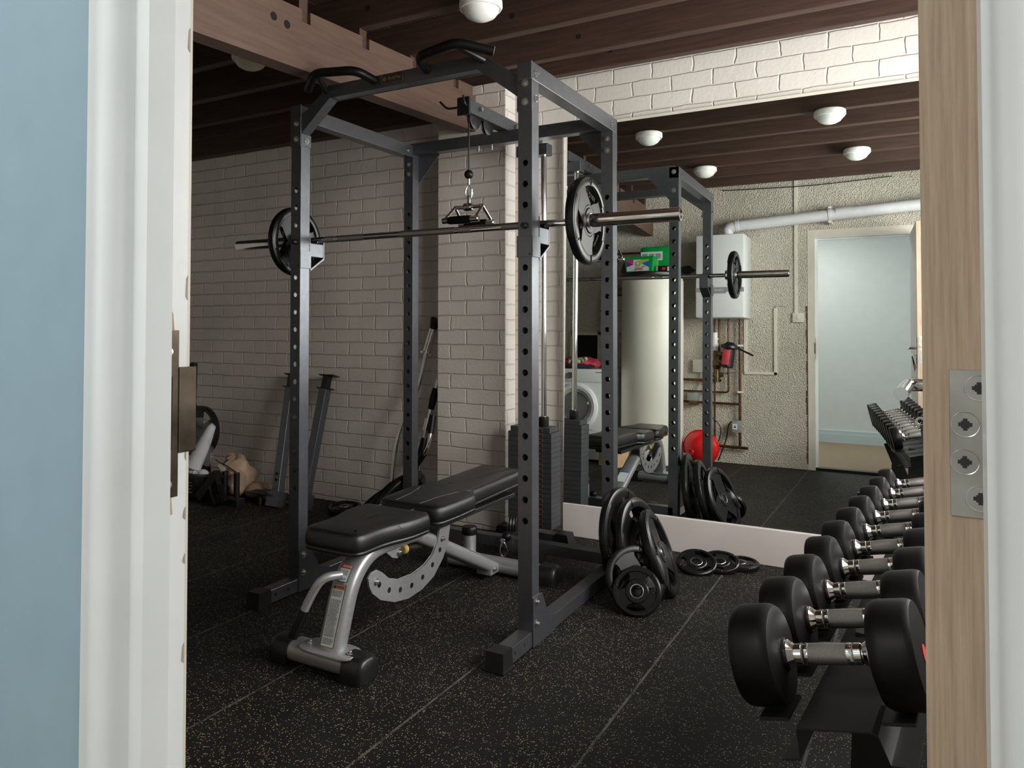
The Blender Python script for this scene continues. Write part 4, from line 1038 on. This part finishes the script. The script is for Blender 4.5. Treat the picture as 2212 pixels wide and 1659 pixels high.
MB().tube([(1.005, -1.79, 2.229), (1.035, -1.79, 2.232)], .054, 28).tube([(1.86, -1.79, 2.286), (1.98, -1.79, 2.2935)], .0525, 28).build('socket', M['pvc'], fl)
MB().tube([(1.80, -1.79, 2.281), (1.825, -1.79, 2.283)], .056, 28).box(1.80, 1.825, -1.92, -1.78, 2.335, 2.355).box(1.80, 1.825, -1.92, -1.78, 2.21, 2.23).build('bracket_clip', M['whitep'], fl)
tk = thing('hot_water_tank', 'tall cream hot water cylinder behind the bench, seen in the mirror', 'water tank', (.27, -1.59, 0))
MB().lathe([(0, 0), (.285, 0), (.29, .01), (.29, 1.70), (.28, 1.74), (.25, 1.745), (0, 1.745)], seg=56).build('jacket', M['tank'], tk)
MB().lathe([(0, 1.745), (.295, 1.745), (.306, 1.753), (.306, 1.775), (.30, 1.782), (0, 1.782)], seg=48).build('lid', M['plastic'], tk)
TZ = 1.782
bx_ = thing('detergent_box', 'green detergent tub with a colourful ARIEL label on the tank lid', 'detergent tub', (.20, -1.44, TZ), (0, 0, math.radians(4)))
MB().loft([[(-.125, -.05, 0), (.125, -.05, 0), (.125, .05, 0), (-.125, .05, 0)], [(-.142, -.06, .135), (.142, -.06, .135), (.142, .06, .135), (-.142, .06, .135)], [(-.146, -.064, .138), (.146, -.064, .138), (.146, .064, .138), (-.146, .064, .138)], [(-.146, -.064, .15), (.146, -.064, .15), (.146, .064, .15), (-.146, .064, .15)]]).build('tub', M['green'], bx_, False)
tl = V((0, .01, .135)).normalized(); lo = V((0, .0548, .0))
def lab(poly, m, lift, name, par):
    return MB().prism([(-a, c) for a, c in poly], lo+V((0, .0012+lift, .066)), (-1, 0, 0), tl, .0006).build(name, m, par, False)
lf = lab([(-.118, -.052), (.10, -.052), (.104, .056), (-.12, .056)], M['paper'], 0, 'label', bx_)
lab([(-.12, .03), (-.05, .016), (-.05, .056), (-.12, .056)], M['magenta'], .0008, 'label_wedge', lf); lab([(-.12, -.012), (-.045, .01), (-.12, .036)], M['purple'], .001, 'label_wedge', lf)
lab([(.104, -.02), (.03, .02), (.104, .042)], M['bluep'], .001, 'label_wedge', lf); lab([(.03, .022), (.104, .044), (.104, .056), (.02, .056)], M['lime'], .0008, 'label_wedge', lf)
cap_ = MB().lathe([(.012, -.001), (.028, -.001), (.028, .001), (.012, .001)], lo+V((0, .005, .083)), (0, 1, 0), 24, closed_prof=True).build('capsule_picture', M['lime'], lf)
text('ARIEL', .034, lo+V((.005, .0042, .034)), (-1, 0, 0), tl, M['danger'], lf); text('3in1', .018, lo+V((.05, .0045, .054)), (-1, 0, 0), tl, M['purple'], lf)
gb = MB().box(-.17, .17, -.035, .035, 0, .265, .02); 
bmesh.ops.subdivide_edges(gb.bm, edges=gb.bm.edges[:], cuts=3, use_grid_fill=True); crumple(gb, .016, 9, 5)
for v in gb.bm.verts: v.co.z = max(.0, v.co.z)
gbo = thing('wipes_pack', 'green wipes packet standing behind the detergent tub', 'packet', (.31, -1.62, TZ))
gb.build('packet', M['green'], gbo, angle=60)
MB().box(-.15, .06, .046, .05, .13, .215).build('instruction_panel', M['paper'], gbo, False)
for k in range(3): MB().box(-.135+k*.065, -.085+k*.065, .05, .0515, .145, .195).build('picture', M['grey'], gbo, False)
MB().box(-.15, .02, .046, .05, .075, .125).build('yellow_band', M['lime'], gbo, False); MB().box(-.15, .02, .046, .05, .02, .07).build('white_band', M['paper'], gbo, False)
sb = thing('small_carton', 'small black carton with a red mark beside the detergent tub', 'carton', (.43, -1.45, TZ))
MB().box(-.06, .06, -.03, .03, 0, .06, .002).build('carton', M['plastic'], sb, False); MB().box(-.02, .012, .03, .0312, .02, .045).build('red_mark', M['danger'], sb, False); MB().box(.03, .055, .03, .0312, .01, .05).build('white_mark', M['paper'], sb, False)
rbw = thing('round_pot', 'dark red round pot behind the detergent tub', 'pot', (.03, -1.55, TZ))
MB().lathe([(0, 0), (.05, 0), (.06, .03), (.05, .08), (.03, .12), (.03, .15), (0, .15)], seg=24).build('pot', M['brickraw'], rbw)
bt_ = thing('black_tool', 'black angular object sticking out at the back of the tank lid', 'tool', (.55, -1.72, TZ))
MB().prism([(-.05, 0), (.03, 0), (.10, .035), (.035, .085), (-.05, .07)], (0, .02, 0), (1, 0, 0), (0, 0, 1), .04, .004).build('body', M['plastic'], bt_, False)
# washing machine
wm = thing('washing_machine', 'white front-loading washing machine seen in the mirror', 'washing machine', (-.37, -1.25, 0))
MB().box(-.32, .32, -.60, 0, .01, .862, .012).build('cabinet', M['appliance'], wm)
MB().box(-.315, .315, 0, .008, .74, .85, .004).build('control_panel', M['appliance'], wm)
MB().cyl((-.05, .008, .80), (-.05, .03, .80), .03).build('dial', M['hingem'], wm)
MB().box(.20, .27, .008, .0095, .83, .838).build('badge', M['grey'], wm, False)
MB().box(-.30, -.14, .008, .016, .765, .835, .006).build('drawer', M['appliance'], wm)
MB().lathe([(.165, 0), (.17, .03), (.20, .036), (.222, .022), (.225, 0)], (0, 0, .505), (0, 1, 0), 56, closed_prof=True).build('door_ring', M['appliance'], wm)
MB().lathe([(.166, .002), (.166, .02), (.135, .012), (.135, .002)], (0, 0, .505), (0, 1, 0), 48, closed_prof=True).build('door_seal', M['beigep'], wm)
MB().lathe([(0, -.10), (.10, -.09), (.14, -.04), (.15, .0)], (0, .004, .505), (0, 1, 0), 48).build('drum', M['drumg'], wm)
MB().lathe([(0, .045), (.07, .042), (.12, .03), (.145, .012)], (0, .0, .505), (0, 1, 0), 48).build('porthole', M['porthole'], wm)
la = thing('laundry', 'heap of red, green and navy patterned clothes on the washing machine', 'clothes', (-.42, -1.45, .862))
h1 = MB().sph((0, 0, .045), .12, 1.7, 1.1, .5, 28); crumple(h1, .045, 12, 1)
for v in h1.bm.verts: v.co.z = max(.002, v.co.z)
h1.build('red_garment', M['towel'], la, angle=80)
h2 = MB().sph((.02, .05, .06), .07, 1.5, 1.1, .55, 20); crumple(h2, .04, 14, 6); h2.build('green_garment', M['towelg'], la, angle=80)
h3 = MB().sph((.0, .09, .022), .10, 2.0, .9, .24, 20); crumple(h3, .02, 14, 9); 
for v in h3.bm.verts: v.co.z = max(.001, v.co.z)
h3.build('navy_garment', M['toweln'], la, angle=80)
for k in range(6):
    h4 = MB().sph((-.05+.035*k, .135+.01*(k % 2), .07+.012*(k % 3)), .018, 1, .5, 1.1, 10); crumple(h4, .01, 30, k); h4.build('printed_patch', M['toweli'], la, angle=80)
# old opening and board over the washing machine
op = MB().box(-.66, -.40, YD+.001, YD+.006, .86, 1.195).build('wall_opening', M['dark'], smooth=False); tag(op, 'square dark opening in the wall above the washing machine', 'opening')
fr = MB()
for a, c, e, f in ((-.70, -.36, 1.195, 1.235), (-.40, -.35, .86, 1.235), (-.71, -.66, .86, 1.235)): fr.box(a, c, YD+.0, YD+.03, e, f, .004)
fr.build('opening_frame', M['beigep'], op, False)
sh = thing('wall_cupboard', 'small pale wall cupboard with garden gloves on top, beside the tank', 'cupboard', (-.17, YD, 1.22))
MB().box(-.15, .13, 0, .16, 0, .37, .006).build('cupboard_body', M['beigep'], sh); MB().box(-.152, .132, .16, .163, .215, .222).build('door_gap', M['dark'], sh, False)
gv = MB().sph((-.19, -1.82, 1.635), .07, 1.9, .8, .6, 20); crumple(gv, .05, 14, 3)
for v in gv.bm.verts: v.co.z = max(1.592, v.co.z)
tag(gv.build('gloves', M['foliage'], angle=80), 'pale green cloth gloves lying on the wall cupboard', 'gloves')
struct(MB().box(-.40, .16, YD, YD+.02, 2.025, 2.045).build('trim_7', M['brickraw'], smooth=False), 'brown pipe run on the wall above the tank')
# pipework
def pipe(pts, r, label, f=.03):
    o = MB().tube(fillet(pts, f), r, 14).build('heating_pipe', M['copper']); tag(o, label, 'pipe', 'copper pipes below the boiler'); return o
yp = YD+.05
pa_ = pipe([(1.027, yp, 1.36), (1.027, yp, .15)], .013, 'thick copper pipe dropping from the boiler nearest the doorway')
MB().box(1.005, 1.05, YD, yp+.015, 1.10, 1.118).box(1.005, 1.05, YD, yp+.015, .665, .683).build('pipe_clip', M['whitep'], pa_, False)
pipe([(.922, yp, 1.36), (.922, yp, .665), (.50, yp, .665)], .009, 'thin copper pipe turning left behind the red filter')
pipe([(.836, yp, 1.36), (.836, yp, .78)], .010, 'copper pipe dropping from the boiler beside the white fitting')
pipe([(.795, yp, 1.36), (.795, yp, .13)], .010, 'copper pipe hidden behind the rack upright reflection')
pipe([(.86, yp+.02, .775), (.50, yp+.02, .775)], .0125, 'short level copper pipe over the grey valve')
pipe([(1.015, yp, .56), (.50, yp, .56)], .011, 'level copper pipe joining the thick riser')
pipe([(1.10, yp, .155), (.55, yp, .165)], .013, 'lowest level copper pipe just above the floor')
dv = thing('system_filter', 'black heating filter with a red label and long lever', 'filter', (.945, YD+.17, 1.0), (0, .12, 0))
MB().lathe([(0, -.10), (.045, -.10), (.055, -.09), (.055, .08), (0, .08)], seg=28).build('canister', M['plastic'], dv)
MB().lathe([(.0555, -.07), (.0562, -.07), (.0562, .07), (.0555, .07)], seg=14, a0=.4, a1=2.3).build('red_label', M['redlab'], dv)
MB().lathe([(0, .08), (.075, .08), (.082, .09), (.078, .11), (.05, .12), (.03, .14), (0, .14)], seg=28).build('cap', M['plastic'], dv)
MB().obox((.05, .0, .10), (.22, .01, .045), .022, .016).build('lever', M['plastic'], dv, False)
MB().cyl((-.05, -.02, .02), (-.13, -.09, .02), .02).cyl((-.05, -.02, -.05), (-.13, -.09, -.05), .02).build('union', M['pumptan'], dv)
vl = thing('mixing_valve', 'dark brass valve cluster behind the red-labelled filter', 'valve', (.82, YD+.07, .93))
MB().sph((0, 0, 0), .045, 1, 1, 1.2).cyl((0, 0, -.17), (0, 0, .12), .024).cyl((-.05, 0, -.1), (.06, 0, -.1), .02).cyl((0, 0, .06), (.05, .05, .06), .028).build('body', M['pumptan'], vl)
MB().cyl((-.02, .0, .13), (-.02, .0, .30), .026).cyl((-.02, 0, .17), (-.02, 0, .20), .034).cyl((-.02, 0, .23), (-.02, 0, .25), .034).build('white_fitting', M['whitep'], vl)
jb = thing('junction_box', 'cream electrical junction box on the rough wall left of the pipes', 'junction box', (.655, YD, .845))
MB().box(-.07, .05, 0, .05, 0, .125, .006).build('box', M['beigep'], jb); 
tv = thing('motorised_valve', 'grey motorised valve head on the level pipe', 'valve', (.60, YD+.04, .565))
MB().box(-.055, .05, 0, .07, .01, .085, .006).build('housing', M['grey'], tv); MB().box(-.04, .045, .0, .06, -.03, .012, .004).build('valve_body', M['pumptan'], tv)
th_ = thing('pipe_thermostat', 'grey pipe thermostat with a warning triangle on the thick riser', 'thermostat', (1.02, YD+.05, .30))
MB().box(-.055, .03, .012, .06, 0, .11, .004).build('housing', M['grey'], th_); MB().box(-.05, -.005, .06, .0606, .03, .08).build('label', M['paper'], th_, False)
MB().prism([(-.012, -.012), (.012, -.012), (0, .012)], (-.028, .0615, .055), (1, 0, 0), (0, 0, 1), .0006).build('warning_triangle', M['ink'], th_, False)
def flex(pts, r, label, m='plastic'):
    P = [V(p) for p in pts]; out = []
    for i in range(len(P)-1):
        p0, p1, p2, p3 = P[max(0, i-1)], P[i], P[i+1], P[min(len(P)-1, i+2)]
        for k in range(8):
            t = k/8; out.append(.5*((2*p1)+(p2-p0)*t+(2*p0-5*p1+4*p2-p3)*t*t+(3*p1-p0-3*p2+p3)*t**3))
    out.append(P[-1]); o = MB().tube(out, r, 8).build('cable', M[m]); return tag(o, label, 'cable')
flex([(1.0, YD+.07, .41), (.93, YD+.06, .37), (.90, YD+.05, .22), (.83, YD+.06, .02)], .006, 'black flex looping from the pipe thermostat to the floor')
flex([(.78, YD+.07, .42), (.85, YD+.06, .34), (.84, YD+.06, .22), (.80, YD+.06, .17)], .005, 'black flex loop hanging behind the rack reflection')
flex([(1.0, YD+.03, .87), (.93, YD+.03, .86), (.85, YD+.035, .80), (.80, YD+.03, .76)], .006, 'grey twin flex running from the trunking to the valve', 'cable')
flex([(.66, YD+.03, .85), (.66, YD+.03, .76), (.62, YD+.03, .68), (.50, YD+.03, .66)], .006, 'grey flex hanging below the junction box', 'cable')
flex([(.86, YD+.02, 2.60), (1.2, YD+.04, 2.585), (1.7, YD+.05, 2.575), (2.3, YD+.04, 2.60)], .004, 'thin dark wire sagging along the top of the rough wall')
def trunk(parts, label):
    mb = MB()
    for a, c, e, f in parts: mb.box(a, c, YD, YD+.016, e, f, .002)
    tag(mb.build('cable_trunking', M['cream'], smooth=False), label, 'trunking', 'cable trunking on the rough wall')
trunk([(1.50, 1.528, 1.415, 2.79)], 'vertical cream trunking running down to the switch')
trunk([(1.322, 1.35, .842, 1.46), (1.06, 1.35, .842, .868), (1.055, 1.085, .868, 1.36)], 'square U of cream trunking below the boiler')
flex([(1.336, YD+.01, 1.45), (1.345, YD+.012, 1.475), (1.39, YD+.012, 1.485), (1.43, YD+.006, 1.478)], .006, 'short grey cable arching out of the wall above the trunking', 'cable')
sw = thing('light_switch', 'cream square switch plate on the wall by the doorway', 'switch', (1.533, YD, 1.372))
MB().box(-.047, .047, 0, .03, -.043, .043, .004).build('plate', M['cream'], sw); MB().box(-.012, .012, .03, .034, -.018, .018, .002).build('rocker', M['cream'], sw)
for x in (-.034, .034): MB().cyl((x, .03, 0), (x, .0312, 0), .004, seg=10).build('screw', M['hingem'], sw)
rv = thing('expansion_vessel', 'glossy red round expansion vessel on the floor under the boiler', 'pressure vessel', (.73, -1.62, .162))
MB().sph((0, 0, 0), .16, 1, .86, 1, 40).build('shell', M['red'], rv)
MB().tube([(.0+.161*math.cos(t), .02, .161*math.sin(t)) for t in [2*PI*k/48 for k in range(48)]], .005, 8, closed=True).build('seam_flange', M['red'], rv)
MB().lathe([(.02, 0), (.028, .006), (.026, .01), (0, .004)], (-.06, .125, -.03), (-.35, 1, -.2), 20).build('valve_boss', M['red'], rv)
cb = thing('cardboard_box', 'brown cardboard box standing by the washing machine', 'box', (.11, -1.09, 0), (0, 0, .35))
MB().box(-.15, .06, -.08, .09, .0, .30, .002).build('carton', M['card'], cb, False)
MB().obox((-.15, .09, .295), (-.20, .16, .32), .18, .004).obox((.06, .09, .295), (.09, .15, .34), .1, .004).build('flap', M['card'], cb, False)
struct(MB().box(-.15, .07, YD, -1.62, 2.37, 2.56, .01).build('ceiling_bracket', joist_m, smooth=False), 'end of a brown timber on the rough wall')

# ------------------------------------------------------------------ light: daylight through the gym window and the hall window, plus added hall fills
def area(name, loc, direction, sx, sy, power, col):
    l = bpy.data.lights.new(name, 'AREA'); l.shape = 'RECTANGLE'; l.size = sx; l.size_y = sy; l.energy = power; l.color = col
    o = bpy.data.objects.new(name, l); COL.objects.link(o); o.location = loc
    o.rotation_euler = V(direction).to_track_quat('-Z', 'Y').to_euler(); return o
area('gym_window_daylight', (XR+.09, .1, 1.775), (-1, 0, -.12), 2.18, 1.23, 112, (1.0, .97, .93))
area('hall_window_daylight', (4.62, -3.05, 1.55), (-1, 0, 0), 1.68, 1.48, 13, (1.0, .99, .97))
area('hall_side_fill', (.2, HY-.08, 1.6), (0, 1, 0), 1.58, 1.38, 6, (1.0, .99, .97))  # fill added out of view to brighten the blue wall and casing
area('hall_overhead_fill', (1.35, -3.15, 2.53), (0, 0, -1), .5, .5, 15, (1.0, .985, .96))  # unseen overhead fill, added to even out the hall brightness
w = bpy.data.worlds.new('world'); sc.world = w; w.use_nodes = True
bg = w.node_tree.nodes['Background']; bg.inputs[0].default_value = (.75, .85, 1, 1); bg.inputs[1].default_value = .6
sc.view_settings.view_transform = 'Standard'; sc.view_settings.look = 'None'; sc.view_settings.gamma = 1
sc.view_settings.exposure = .5
sc.cycles.max_bounces = 10; sc.cycles.diffuse_bounces = 5; sc.cycles.glossy_bounces = 6; sc.cycles.transparent_max_bounces = 8
sc.cycles.use_denoising = True; sc.cycles.sample_clamp_indirect = 6
